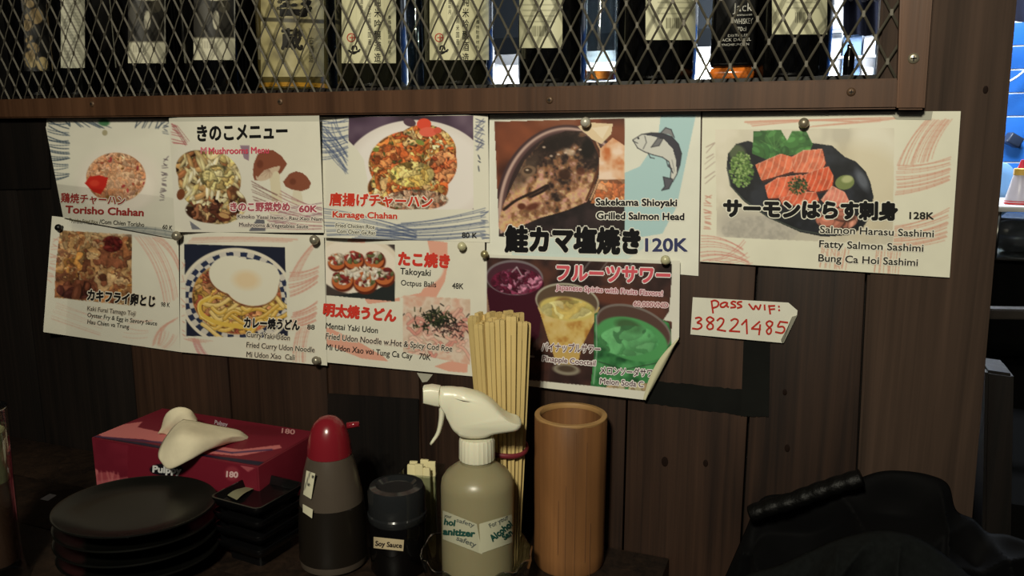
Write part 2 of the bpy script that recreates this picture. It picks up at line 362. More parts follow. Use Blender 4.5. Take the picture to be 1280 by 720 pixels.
def kids_local(root):
    st = [c for c in COL.objects if c.parent == root and c.type == 'MESH']
    ks = list(st)
    for c in st: ks += [d for d in COL.objects if d.parent == c and d.type == 'MESH']
    done = set()
    for k in ks:
        if k.data.name not in done: done.add(k.data.name); local([k], root)

# ---------------------------------------------------------------- the setting
wall = empty('wall_back', (0, 0, 0), kind='structure')
zr = float(W(600, 108)[2])
box('backing', (-1.75, .022, .05), (W(1224, 400)[0], .03, zr+.0), DARKW, wall)
seams = [-190, -70, 45, 165, 285, 408, 524, 655, 785, 939.5, 1077]
for i, (a, b) in enumerate(zip(seams, seams[1:])):
    xa, xb = W(a, 450)[0]+.0012, W(b, 450)[0]-.0012; y = random.uniform(-.0008, .0008)
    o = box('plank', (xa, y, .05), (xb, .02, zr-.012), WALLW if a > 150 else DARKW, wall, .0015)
    if i == 9:                          # its right edge follows the slightly leaning post
        pa, pb = W(1104, -60, .0005), W(1064, 760, .0005)
        for v in o.data.vertices:
            if v.co.x > (xa+xb)/2: v.co.x += pa[0]+(pb[0]-pa[0])*(v.co.z-pa[2])/(pb[2]-pa[2])-.0022-xb
post = board('post', [(1104, -60), (1277, -60), (1206, 760), (1064, 760)], -.0005, .045, POSTW, None, .003, kind='structure'); post.name = 'trim_1'
box('wall_header', (-1.75, .0, 1.75), (.7, .10, 2.5), DARKW, None, kind='structure')
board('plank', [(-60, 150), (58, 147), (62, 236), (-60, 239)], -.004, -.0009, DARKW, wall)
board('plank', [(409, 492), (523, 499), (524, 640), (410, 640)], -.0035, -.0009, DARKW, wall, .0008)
# knots in the plank right of the cup
for kx, ky, kr in ((831, 577, 7), (882, 579, 5), (984, 560, 5), (981, 490, 4), (1232, 112, 4)):
    bm = bmesh.new(); p = W(kx, ky, .0013); s = kr/1000
    lathe_bm([(0, .0003), (.5*s, .0004), (.75*s, .0001)], 20, bm)
    for v in bm.verts: v.co = Vector((p[0]+v.co.x*.8, p[1]-v.co.z, p[2]+v.co.y*1.25))
    from_bm('knot', bm, mat('knot_wood', (26, 16, 12), .7, spec=.1), wall if kx < 1200 else post)
# black tape left on the planks
def ribbon(px4, off, m, name='strip', parent=None):
    u, v, X, Y = quad_px(px4, 30, 8); g = rng.random(30)*1.5; Y = Y+np.where(v > .5, g[None, :], -g[None, ::-1]); return grid_mesh(name, W(X, Y, off), None, m, parent)
tp = empty('black_tape', W(935, 521, .0012), 0, 'L-shaped strips of dull black tape on the wall planks below the wifi note', 'tape')
TAPE = mat('black_tape_film', (15, 16, 14), .85, spec=.2, noise=.3)
ribbon([(812, 476), (930, 488), (930, 519), (806, 503)], .0014, TAPE, 'strip', tp); ribbon([(930, 412), (963, 414), (961, 520), (926, 520)], .0018, TAPE, 'strip', tp); kids_local(tp)
# counter
ct = empty('counter_top', (0, 0, ZC), 0, kind='structure'); xr = float(T(834, 704, ZC)[0])
for i in range(4):
    y1 = -.002-i*.115; o = box('board', (-1.7, y1-.1135, ZC-.03), (xr, y1, ZC), TABW, ct, .0015); 
kids_local(ct)
fr = box('counter_front', (-1.7, -.40, .02), (xr-.03, -.0015, ZC-.0305), DARKW, None, kind='structure')
box('floor', (-3, -3, -.05), (2.5, 3, 0), mat('floor_tiles', (48, 40, 34), .5, noise=.2, nscale=6), None, 0, kind='structure')

# ---------------------------------------------------------------- mesh screen over the bottle shelf
scr = empty('mesh_screen', W(560, 140), 0, 'wood-framed screen of expanded metal mesh in front of the row of bottles', 'screen')
rl = [board('rail', [(-120, 127), (1124, 97.5), (1122, 136), (-120, 149)], -.021, -.0015, RAILW, scr, .002)]
board('stile', [(1127, -60), (1170, -60), (1156, 137), (1121, 137)], -.024, -.005, RAILW, scr, .002)
A, B_, C_ = W(947, 24, .004), W(979, 23, .004), W(942, 82, .004); PX, PZ = float(B_[0]-A[0]), float(A[2]-C_[2]); X0, Z0 = float(A[0]), float(A[2])
xL, xR, zB, zT = -1.62, float(W(1127, 60, .004)[0]), zr-.004, 1.62
SM = mat('mesh_steel', (84, 80, 70), .5, metal=.35, noise=.2, nscale=60)
slope = PZ/PX
def strand(xs, sgn):
    # line x = xs + sgn*(z-Z0)/slope, clipped to the frame
    z1, z2 = zB, zT; cut = []
    f = lambda z: xs+sgn*(z-Z0)/slope
    lo, hi = z1, z2
    if f(lo) < xL: lo = Z0+(xL-xs)*slope/sgn if sgn > 0 else lo
    if f(hi) < xL: hi = Z0+(xL-xs)*slope/sgn if sgn < 0 else hi
    if f(lo) > xR: lo = Z0+(xR-xs)*slope/sgn if sgn < 0 else lo
    if f(hi) > xR: hi = Z0+(xR-xs)*slope/sgn if sgn > 0 else hi
    if hi-lo < .008 or max(f(lo), f(hi)) > xR+.002 or min(f(lo), f(hi)) < xL-.01: return
    n = max(2, int((hi-lo)/(PZ/4))); pts = []
    zs = [lo]+[z for z in [Z0+k*PZ/4 for k in range(-8, 30)] if lo+.002 < z < hi-.002]+[hi]
    for z in zs:
        k = round((z-Z0)/(PZ/4)); yw = -.004-(.0009 if sgn > 0 else -.0002) if k % 2 else -.004
        pts.append((f(z), yw, z))
    bm = bmesh.new(); tilt = Vector((-sgn*.85, -1, .35)).normalized(); d = Vector(pts[-1])-Vector(pts[0]); d.normalize(); w = d.cross(tilt).normalized()*.0013; t = tilt*.0006; rr = []
    for p in pts:
        p = Vector(p); rr.append([bm.verts.new(p+w+t), bm.verts.new(p+w-t), bm.verts.new(p-w-t), bm.verts.new(p-w+t)])
    for a, b in zip(rr, rr[1:]):
        for k in range(4): bm.faces.new((a[k], a[(k+1) % 4], b[(k+1) % 4], b[k]))
    bm.faces.new(rr[0]); bm.faces.new(rr[-1][::-1]); from_bm('strand', bm, SM, scr, False)
for k in range(-62, 14):
    for sgn in (1, -1): strand(X0+k*PX, sgn)
bm = bmesh.new()
for r_ in range(-1, 12):
    for k in range(-52, 8):
        x = X0+(k+(r_ % 2)*.5)*PX; z = Z0+r_*PZ/2-PZ
        if xL < x < xR-.003 and zB < z < zT: bm_box(bm, (x-.0015, -.0054, z-.0032), (x+.0015, -.0034, z+.0032))
tag(from_bm('mesh_knuckles', bm, SM, scr, False), kind='stuff')
def screw(px, py, off, m, parent, r=.0052, name='screw'):
    p = W(px, py, off); bm = lathe_bm([(0, .0018), (r*.5, .0016), (r*.9, .0008), (r, 0), (r, -.0005)], 20)
    for v in bm.verts: v.co = Vector((p[0]+v.co.x, p[1]-v.co.z, p[2]+v.co.y))
    o = from_bm(name, bm, m, parent)
    bm = bmesh.new(); bm_box(bm, (p[0]-r*.5, p[1]-.0021, p[2]-r*.12), (p[0]+r*.5, p[1]-.0014, p[2]+r*.12)); bm_box(bm, (p[0]-r*.12, p[1]-.0021, p[2]-r*.5), (p[0]+r*.12, p[1]-.0014, p[2]+r*.5))
    from_bm('cross_slot', bm, mat('slot_dark', (15, 12, 9), .7), o, False); return o
for x, y in ((115, 130), (350, 127), (687, 125), (1064, 115)): screw(x, y, .0212, mat('browned_screw', (96, 74, 56), .5, metal=.4), scr, .0045)
tag(screw(1142, 73, .0242, mat('bright_screw', (200, 190, 165), .3, metal=.8), scr, .0055), label='bright silver cross-head screw')
kids_local(scr)

# ---------------------------------------------------------------- bottle shelf and the bottles
sh = empty('bottle_shelf', (-.7, .1, ZS), 0, kind='structure')
xs_end = float(W(1128, 90)[0])
box('shelf_board', (-1.7, .010, ZS-.03), (xs_end+.02, .20, ZS), DARKW, sh); kids_local(sh)
box('trim_2', (xs_end-.004, .012, ZS), (xs_end+.05, .05, 1.75), DARKW, None, kind='structure')
box('wall_dark_backing', (-1.9, .34, .0), (float(W(612, 60, -.34)[0]), .36, 2.5), mat('dark_panel', (16, 14, 13), .8, noise=.2), None, kind='structure')  # added dark panel, keeps the gaps between the left bottles black
box('wall_left', (-1.78, -1.6, 0), (-1.75, 2.45, 2.5), DARKW, None, kind='structure')
LABEL_CR = (198, 192, 158)
def bottle(px, wpx, label, m=BLACKGL, y=.082, cap=(30, 30, 30), clear=False, group='liquor bottles on the shelf', name='sake_bottle'):
    P = W(px, 60, -y); t = depth(P); r = min(wpx/2000*t, .052); H = r*7.4
    b = empty(name, (P[0], y, ZS), 0, label, 'bottle', group)
    prof = [(0, 0.003), (r*.7, .003), (r*.85, 0), (r*.97, .004), (r, .012), (r, H*.56), (r*.95, H*.62), (r*.72, H*.69), (r*.42, H*.76), (r*.31, H*.84), (r*.30, H*.93), (r*.36, H*.935), (r*.36, H*.96), (r*.3, H*.962)]
    lathe('glass_body', prof, m, b, 48)
    lathe('cap', [(r*.37, H*.955), (r*.39, H*.96), (r*.39, H*1.0), (r*.35, H*1.01), (0, H*1.01)], mat('cap_%d' % cap[0], cap, .4), b, 24)
    b['r'] = r; return b, np.array([P[0], y, ZS]), r
def blabel(b, c, r, x0, x1, ytop, ybot, base, art=None, txt=None, name='label', cell=1.0):
    s0 = cyl_surf(c, r+.0005); t = depth(c); half = (r/t)*1000*.985; cx = 640+1000*np.dot(np.append(c[:2]-CAMP[:2], 0), R)/np.dot(np.array([c[0], c[1], 1.4])-CAMP, F)
    x0 = max(x0, cx-half); x1 = min(x1, cx+half)
    cv = Canvas(x0, ytop, x1, ybot, base, 2)
    if art: art(cv)
    o = printed(name, [(x0, ytop), (x1, ytop), (x1, ybot), (x0, ybot)], cv, s0, b, cell); f = lambda X, Y, l=0: s0(X, Y, l)
    if txt: txt(f, o)
    return o
def vtext(s, x, y0, h, size, f, o, rgb=(35, 33, 30), bold=.0):
    n = len(s)
    for i, ch in enumerate(s):
        yy = y0+(i+1)*h/n; text(ch, (x-size/2, yy-.3), (x+size/2, yy-.3), h/n*.82, rgb, f, o, bold, cjk=True, lift=.0004)
def fin(b):
    for l in [x for x in COL.objects if x.parent == b and x.name.split('.')[0] == 'label']:
        local([l]+[x for x in COL.objects if x.parent == l], b)
b, c, r = bottle(45, 62, 'black bottle with torn gold-flecked label, leftmost behind the mesh')
def art(cv):
    cv.fill(np.ones((cv.h, cv.w)), (18, 17, 16)); g = random.Random(4)
    for i in range(16): cv.ell(38+g.uniform(-6, 6), -50+g.random()*132, g.uniform(2, 6), g.uniform(3, 8), (150, 128, 88), g.uniform(-1, 1), 1)
    cv.ell(53, 80, 7, 9, (178, 158, 112)); cv.ell(39, 78, 7, 7, (165, 145, 100)); cv.ell(45, 20, 9, 10, (150, 128, 90))
blabel(b, c, r, 30, 62, -50, 89, (20, 18, 17), art); fin(b)
b, c, r = bottle(92, 52, 'dark bottle with a tall narrow white label, second from the left behind the mesh')
def art(cv):
    for k in range(30): cv.line([(80, -40+k*4), (100, -40+k*4)], .6, (120, 118, 105), .6)
blabel(b, c, r, 76, 106, -50, 85, (196, 194, 172), art); fin(b)
for px, lab, x0, x1, y0, yb in ((182, 'black bottle with dark label over a white band, left bottle of the banded pair', 160, 207, 53, 79), (268, 'black bottle with dark label over a white band, right bottle of the banded pair', 242, 294, 48, 75)):
    b, c, r = bottle(px, 74, lab)
    def art(cv):
        cv.fill((cv.Y < y0).astype(float), (44, 42, 38)); cv.ell(px+2, 25, 4, 12, (185, 180, 160)); cv.ell(px+12, 8, 8, 8, (70, 66, 56)); cv.fill(((cv.X > x1-2) & (cv.Y < y0)).astype(float), (160, 158, 145))
        cv.ell(px-12, 18, 9, 14, (60, 57, 50)); cv.line([(x0, y0-1), (x1, y0-1)], 1, (120, 115, 100))
        for k in range(5): cv.line([(px-15+k*3, y0+4), (px-15+k*3, y0+12)], 1, (130, 125, 110), .8)
        cv.ell(px+4, -5, 22, 6, (190, 185, 160))
    blabel(b, c, r, x0, x1, -50, yb, (200, 196, 172), art); fin(b)
b, c, r = bottle(366, 86, 'yellow-tinted clear bottle with an old cream label and brush lettering', mat('amber_clear_glass', (84, 74, 42), .1, spec=.7, noise=.2), cap=(140, 110, 60))
def art(cv):
    cv.mottle(np.ones((cv.h, cv.w)), [(120, 112, 84), (160, 150, 108), (176, 166, 126)], 22, 3); cv.line([(326, 24), (404, 27)], 5, (60, 56, 44), .9)
    cv.fill(((cv.X > 386) & (cv.Y > 35)).astype(float), (120, 112, 84), .6)
def tx(f, o):
    text('壽', (348, 20), (388, 20), 26, (22, 20, 17), f, o, .04, cjk=True); text('蔵', (352, 62), (378, 62), 26, (30, 27, 22), f, o, .03, cjk=True)
    vtext('古酒造', 389, 44, 34, 6, f, o)
blabel(b, c, r, 326, 405, -50, 96, (185, 172, 126), art, tx)
lathe('liquid_glow', [(r*1.002, .006), (r*1.002, .012)], mat('gold_glow_paint', (150, 110, 36), .2, noise=.6, nscale=60), b); fin(b)  # gold ring paints the liquid's glow onto the foot of the glass
def riceart(cv):
    cx = (cv.x0+cv.X[0, -1])/2
    for k in range(9): cv.line([(cx-30+k*7, -50), (cx-30+k*7, 60)], .5, (150, 146, 120), .35)
for px, x0, x1, yb, lab in ((466, 427, 495, 79, 'dark bottle with cream label, red seal and brush fish, nearer the yellow bottle'), (573, 537, 611, 75, 'dark bottle with cream label, red seal and brush fish, nearer the bright kitchen gap')):
    b, c, r = bottle(px, 90, lab, mat('olive_black_glass', (20, 20, 13), .07, spec=.7))
    def tx(f, o):
        q = x0-427; vtext('純米吟醸酒造', 472+q, -6, 84, 8, f, o, bold=.01); vtext('本格焼酎原材料名', 487+q, 18, 50, 4, f, o); vtext('大分県米国産', 462+q, 4, 52, 4, f, o); vtext('製造年月', 452+q, -8, 26, 3.6, f, o)
        strokes('seal', [[(439+q+5*cos(a/8*2*pi), 47-(75-yb)*0+5*sin(a/8*2*pi)) for a in range(9)], [(437+q, 47), (443+q, 47)], [(440+q, 44), (440+q, 50)]], 1.3, (178, 74, 60), f, o, .0004)
        strokes('brush_fish', [[(436+q, 63), (442+q, 67), (450+q, 62)], [(438+q, 65), (444+q, 65), (449+q, 64)], [(440+q, 62), (441+q, 58), (445+q, 58), (446+q, 62)]], 2, (25, 25, 25), f, o, .0004)
    blabel(b, c, r, x0, x1, -50, yb, (206, 202, 166), riceart, tx); fin(b)
def bararts(bx, by):
    def art(cv):
        g = random.Random(int(bx)); x = bx-11
        while x < bx+11:
            w = g.choice((.6, 1, 1.5)); cv.line([(x, by-9), (x, by+3)], w, (90, 88, 70), .9); x += w+g.choice((.8, 1.4))
        for k in range(4): cv.line([(bx-22, by-36+k*7), (bx+18, by-36+k*7)], 1.2, (110, 108, 88), .6)
    return art
for px, w_, x0, x1, yb, lab in ((691, 86, 648, 703, 60, 'black bottle with a barcode label ending halfway round it, beside the bright gap'), (820, 100, 807, 870, 50, 'large black bottle with a barcode label, left of the square whisky bottle'), (990, 92, 965, 1034, 43, 'black bottle with a barcode label, rightmost round bottle behind the mesh')):
    b, c, r = bottle(px, w_, lab); bx = (x0+x1)/2+(6 if px != 691 else 0)
    def tx(f, o):
        for k, s in enumerate(('品目 清酒 720', '製造者 酒造', 'アルコール分15度')): text(s, (x0+8, -18+k*9), (x1-10, -18+k*9), 5, (90, 88, 70), f, o, .01, cjk=True, lift=.0004)
    blabel(b, c, r, x0, x1, -50, yb, (204, 202, 170), bararts(bx, yb-18), tx)
    fin(b)
# square whiskey bottle
P = W(917, 60, -.075); sq = empty('whiskey_bottle', (P[0], .075, ZS), radians(4), 'square whiskey bottle with a black label and amber base', 'bottle', 'liquor bottles on the shelf'); hw = .0255
bm = bmesh.new(); bm_box(bm, (-hw, -hw, .0), (hw, hw, .0155), .006); from_bm('amber_base', bm, mat('amber_glass', (205, 110, 40), .15, noise=.45, nscale=120, spec=.7), sq)
bm = bmesh.new(); bm_box(bm, (-hw, -hw, .0155), (hw, hw, .15), .005); from_bm('glass_body', bm, BLACKGL, sq); lathe('neck', [(.024, .148), (.02, .165), (.012, .178), (.0115, .225)], BLACKGL, sq); lathe('cap', [(.0135, .205), (.0135, .235), (0, .236)], mat('cap_30', (30, 30, 30), .4), sq)
M_ = __import__('mathutils').Matrix; ob = empty('tmp'); 
def flat_txt(s, x0, x1, z, h, root, y, col=(190, 188, 178), bold=0, cj=False):
    base, f = glyphs(s, bold); mn, mx = base.min(0), base.max(0); sx = (x1-x0)/(mx[0]-mn[0]); sy = h/.7
    me = bpy.data.meshes.new('lettering'); me.from_pydata([(x0+(p[0]-mn[0])*sx, y, z+p[1]*sy) for p in base] if not bold else [(x0+(p[0]-mn[0])*sx, y, z+p[1]*sy) for p in base], [], f); return mesh_obj('lettering', me, ink(col), root, False)
bpy.data.objects.remove(ob)
lb = box('label', (-.020, -hw-.0012, .034), (.0225, -hw-.0002, .14), mat('black_label', (14, 14, 15), .6), sq, 0)
for s, z, h, x0, x1 in (('Jack', .0775, .0095, -.002, .020), ('Tennessee', .0725, .0025, 0, .02), ('WHISKEY', .0635, .006, 0, .021), ('70cl', .0555, .0048, .004, .014), ('DISTILLED', .0495, .0028, -.006, .018), ('JACK DANIEL', .0445, .0034, -.015, .02), ('LYNCHBURG TN', .0395, .0025, -.015, .018)): flat_txt(s, x0, x1, z, h, lb, -hw-.0014)
# clear bottles in the gaps, second row
for px, wp, lab, y in ((411, 30, 'slim clear glass bottle between the yellow bottle and a cream-labelled one', .15), (522, 34, 'slim clear glass bottle between the two cream-labelled bottles', .15), (751, 44, 'clear glass bottle with a little amber drink, in front of the bright gap', .14)):
    P = W(px, 60, -y); r = wp/2000*depth(P); b = empty('clear_bottle', (P[0], y, ZS), 0, lab, 'bottle', 'liquor bottles on the shelf')
    lathe('glass_body', [(0, .002), (r*.8, 0), (r, .006), (r, .17), (r*.4, .21), (r*.35, .27), (r*.28, .27), (r*.33, .205), (r*.9, .165), (r*.9, .01), (0, .008)], CLEAR, b)
    if px > 700: lathe('drink', [(0, .009), (r*.86, .011), (r*.86, .022), (0, .0222)], mat('amber_drink', (200, 110, 40), .1, trans=.6), b)
P = W(1061, 80, -.05); b = empty('small_bottle', (P[0], .05, ZS), 0, 'small slim black bottle standing alone at the right end of the shelf', 'bottle')
lathe('glass_body', [(0, 0), (.0055, .0), (.006, .004), (.006, .024), (.003, .031), (.003, .036), (0, .0362)], BLACKGL, b, 24)

# ---------------------------------------------------------------- kitchen beyond
YK = 2.4
kw = empty('wall_kitchen', (0, YK, 0), 0, kind='structure')
kx = lambda px, y=YK: float(W(px, 100, -y)[0])
kz = lambda py, px, y=YK: float(W(px, py, -y)[2])
box('plaster', (-2.2, .0, 0), (2.6, .05, 2.7), mat('white_kitchen_paint', (225, 228, 232), .5), kw)
th_ = kz(59, 1255)-kz(88.5, 1255); zt0 = kz(27, 1255); tx0 = kx(1222)
tm = mat('blue_tile_glaze', (44, 104, 186), .25, noise=.22, nscale=5, spec=.6)
me_t = None
for j in range(12):
    for i in range(12):
        if me_t is None:
            bm = bmesh.new(); bm_box(bm, (0, -.0025, 0), (.176, 0, th_-.0055), .001); o = from_bm('tile', bm, tm, kw, True, 30); me_t = o.data
        else: o = mesh_obj('tile', me_t, None, kw)
        o.location = (tx0-.135+i*.182, -.001, zt0-(j+1)*th_)
box('ceiling', (-3, -3, 2.7), (2.6, 2.5, 2.75), mat('dark_ceiling', (40, 36, 33), .8), None, 0, kind='structure')
# range hood with dark body over the lit splashback
hz0, hx0, hx1 = kz(64, 880, 2.1), kx(600, 2.1), kx(1022, 2.1)
bm = bmesh.new(); vs = [(hx0, 1.95, hz0), (hx1, 1.95, hz0), (hx1, 2.38, hz0), (hx0, 2.38, hz0), (hx0, 1.95, hz0+.06), (hx1, 1.95, hz0+.06), (hx1-.1, 2.38, hz0+.5), (hx0+.1, 2.38, hz0+.5)]
vs = [bm.verts.new(v) for v in vs]
for f in ((0, 1, 2, 3), (4, 5, 6, 7), (0, 1, 5, 4), (1, 2, 6, 5), (2, 3, 7, 6), (3, 0, 4, 7)): bm.faces.new([vs[i] for i in f])
tag(from_bm('range_hood', bm, mat('hood_steel', (42, 46, 50), .45, metal=.3), None, False), 'dark range hood hanging in the kitchen seen between the bottles', 'range hood')
lamp('AREA', 'hood_lamp', ((hx0+hx1)/2, 2.15, hz0-.02), ((hx0+hx1)/2, 2.4, 1.3), 150, (.92, .96, 1), size=.5)
# pale blue cabinet doors right of the hood
cb = empty('kitchen_cabinet', (kx(1076), 2.35, 1.2), 0, 'white and pale blue kitchen cupboard seen through the right end of the mesh', 'cabinet')
for x0, x1, c in ((1030, 1050, (240, 242, 245)), (1051, 1075, (120, 150, 190)), (1076, 1092, (245, 246, 248)), (1093, 1112, (150, 176, 208)), (1113, 1130, (235, 238, 242))):
    box('door_panel', (kx(x0, 2.35), 2.33, 1.2), (kx(x1, 2.35)-.004, 2.395, kz(40, 1070, 2.35)), mat('panel_%d' % c[0], c, .35), cb, .004)
for y0 in (22, 33, 70): box('shelf_edge', (kx(1030, 2.3), 2.29, kz(y0+3, 1060, 2.3)), (kx(1112, 2.3), 2.328, kz(y0, 1060, 2.3)), mat('panel_240', (240, 242, 245), .35), cb, .002)
kids_local(cb)
# hanging navy cloth
nv = empty('noren_cloth', tuple(W(1080, 45, -1.2)), 0, 'navy blue cloth panel with white lettering hanging in the kitchen', 'cloth')
def cloth(px0, px1, pyt, pyb, y):
    u, v, X, Y = quad_px([(px0, pyt), (px1, pyt), (px1, pyb), (px0, pyb)], 30, 20); P = W(X, Y, -y); P[..., 1] += .012*np.sin(u*14)*(.3+v); return P
NAVY = mat('navy_cloth', (24, 28, 52), .9, noise=.15)
grid_mesh('cloth_panel', cloth(1054, 1104, -60, 44, 1.2), None, NAVY, nv); grid_mesh('cloth_panel', cloth(1107, 1124, -60, 30, 1.22), None, NAVY, nv)
sf = lambda X, Y, l=0: W(X, Y, -1.18)
text('いらっ', (1060, 2), (1100, 2), 12, (215, 218, 225), sf, nv, .02, cjk=True)
t_ = tube_bm([W(1050, -60, -1.2), W(1127, -60, -1.2)], .01, 10); from_bm('rod', t_, STEEL, nv); kids_local(nv)
nv2 = grid_mesh('navy_valance', cloth(1225, 1330, -90, 27, 1.6), None, NAVY); tag(nv2, 'navy valance cloth above the blue tiles at the right edge', 'cloth')
# right strip: case, squeeze bottle, shelves
YC = .95
cz = float(W(1265, 258, -YC)[2]); cx0 = float(W(1243, 262, -YC)[0])
cs = empty('display_case', (cx0+.3, YC+.12, cz-.16), 0, 'glass-fronted counter case with a white top edge, below the red-tipped squeeze bottle', 'display case')
box('top', (cx0, YC, cz-.012), (cx0+.6, YC+.28, cz), mat('case_white', (215, 218, 220), .35), cs, .003)
box('glass_front', (cx0+.012, YC+.006, cz-.105), (cx0+.6, YC+.010, cz-.013), CLEAR, cs, 0)
box('frame_post', (cx0+.008, YC+.002, cz-.11), (cx0+.014, YC+.012, cz-.012), STEEL, cs, 0); box('frame_bottom', (cx0, YC+.002, cz-.112), (cx0+.6, YC+.28, cz-.106), STEEL, cs, 0)
bm = bmesh.new(); bmesh.ops.create_icosphere(bm, subdivisions=4, radius=.05)
for v in bm.verts:
    n = sin(v.co.x*90)*sin(v.co.y*70+1)*sin(v.co.z*80+2)*.012; v.co = Vector((v.co.x*1.6, v.co.y*1.2, v.co.z*.7))*(1+n*8); v.co += Vector((cx0+.08, YC+.1, cz-.07))
from_bm('wrapped_food', bm, mat('grey_wrap', (95, 92, 95), .3, noise=.4, nscale=40), cs); kids_local(cs)
box('dark_gap_block', (cx0-.5, YC+.03, .0), (cx0+.9, YC+.5, cz-.1125), mat('matte_black', (9, 9, 9), .95, spec=.05), None, .004, label='black filler block darkening the gap under the glass case in the kitchen', cat='cabinet')  # black block, raised to hide the lit wall and keep this gap dark
sv = board('serving_shelf', [(1215, 386), (1330, 388), (1330, 400), (1215, 399)], .62, .65, mat('shelf_tan', (40, 33, 27), .5, noise=.2), None, .002); tag(sv, 'narrow brown serving shelf behind the wide post', 'shelf')
P = T(1272, 256, cz) ; P = W(1272, 257, -(YC+.06)); b = empty('squeeze_bottle', (P[0], YC+.06, cz), 0, 'clear squeeze bottle with red nozzle and yellow collar on the glass case', 'bottle')
s = depth(P)/1000
lathe('body', [(0, 0), (15*s, .0), (15.5*s, 3*s), (8.5*s, 36*s), (7.5*s, 38*s)], mat('cloudy_plastic', (215, 205, 210), .3, trans=.3), b, 32)
lathe('sauce', [(15.7*s, 0.6*s), (15.2*s, 5*s)], mat('red_sauce', (190, 40, 40), .4), b, 32)
lathe('collar', [(8*s, 36*s), (8.8*s, 37*s), (8.8*s, 44*s), (7*s, 45*s)], mat('yellow_plastic', (235, 190, 90), .4), b, 32); lathe('nozzle', [(5*s, 45*s), (3*s, 51*s), (2*s, 55*s), (0, 55.5*s)], mat('red_nozzle', (215, 50, 70), .4), b, 24)
# round pan lid leaning on tiles, lamp wire and hook
P = W(1252, 232, -1.25); bm = lathe_bm([(0, .004), (.03, .003), (.048, 0), (.05, -.004), (.046, -.005), (0, -.002)], 40)
for v in bm.verts: v.co = Vector((v.co.x*.8, -v.co.z, v.co.y*1.3))
o = from_bm('pan_lid', bm, mat('blue_lid', (120, 165, 215), .25)); o.location = (P[0]-.005, 1.25, P[2]-.01); tag(o, 'pale blue round lid standing behind the squeeze bottle', 'lid')
sl = box('back_shelf', (cx0-.1, 1.235, float(o.location.z)-.075), (cx0+.6, 1.40, float(o.location.z)-.065), STEEL, None, .001, label='steel shelf behind the squeeze bottle holding the pale blue lid', cat='shelf')
tag(from_bm('wire', tube_bm([W(x, y, -2.33) for x, y in smooth_path([(1225, 112), (1263, 101), (1290, 80), (1310, 60)])], .004, 8), mat('white_wire', (225, 232, 240), .4)), 'thin white wire crossing the blue tiles', 'wire')
bm = bmesh.new(); P = W(1265, 174, -2.37); bm_box(bm, (-.02, -.02, -.02), (.03, .02, .018), .006); o = from_bm('tap_knob', bm, mat('dark_knob', (45, 55, 75), .4)); o.location = (P[0], P[1], P[2]); o.rotation_euler = (0, .5, .3); tag(o, 'small dark knob fixed on the blue tiles', 'knob')
lp = board('low_post', [(1232, 463), (1268, 468), (1262, 800), (1226, 800)], .30, .38, DARKW, None, .004); tag(lp, 'short dark post behind the wide post at lower right', 'post')
box('kitchen_floor_block', (float(W(1240, 600, -.3)[0])-.15, .39, 0), (1.6, .9, .72), mat('matte_black', (9, 9, 9), .95, spec=.05), None, .004, label='black low cabinet behind the short dark post', cat='cabinet')

# ---------------------------------------------------------------- menu sheets
PAPER = (222, 219, 204)
def sheet(q, label, paint, off, cat='menu sheet', bg=PAPER, cuts=(), name='menu_sheet'):
    q = np.array(q, float); x0, y0 = q.min(0)-2; x1, y1 = q.max(0)+2; cv = Canvas(x0, y0, x1, y1, bg)
    n = cv.noise(30, int(x0)); cv.a *= (1+(n-.5)[..., None]*.05); paint(cv)
    def uv(px, py):                       # inverse bilinear by two Newton steps
        u = (px-q[0][0])/(q[1][0]-q[0][0]); v = (py-q[0][1])/(q[3][1]-q[0][1])
        for _ in range(3):
            e = q[0]*((1-u)*(1-v))[..., None]+q[1]*(u*(1-v))[..., None]+q[2]*(u*v)[..., None]+q[3]*((1-u)*v)[..., None]-np.stack([px, py], -1)
            du = (q[1]-q[0])*(1-v)[..., None]+(q[2]-q[3])*v[..., None]; dv = (q[3]-q[0])*(1-u)[..., None]+(q[2]-q[1])*u[..., None]
            D = du[..., 0]*dv[..., 1]-du[..., 1]*dv[..., 0]; u = u-(e[..., 0]*dv[..., 1]-e[..., 1]*dv[..., 0])/D; v = v-(du[..., 0]*e[..., 1]-du[..., 1]*e[..., 0])/D
        return np.clip(u, -.05, 1.05), np.clip(v, -.05, 1.05)
    def surf(px, py, lift=0):
        px, py = np.asarray(px, float), np.asarray(py, float); u, v = uv(px, py); return W(px, py, off(u, v)+lift)
    root = empty(name, W(*q.mean(0)), 0, label, cat); p = printed('paper', q, cv, surf, root)
    for c in cuts: bisect(p, *c)
    return root, surf, p
BL, RD, BK, PK = (70, 84, 120), (190, 120, 104), (60, 66, 82), (222, 160, 140)
def curl(base, *t):
    """t: (amp, pu, pv) cosines"""
    return lambda u, v: base+sum(a*(.5-.5*np.cos(2*pi*(pu*u+pv*v+ph))) for a, pu, pv, ph in t)
def full(cv): return np.ones((cv.h, cv.w))

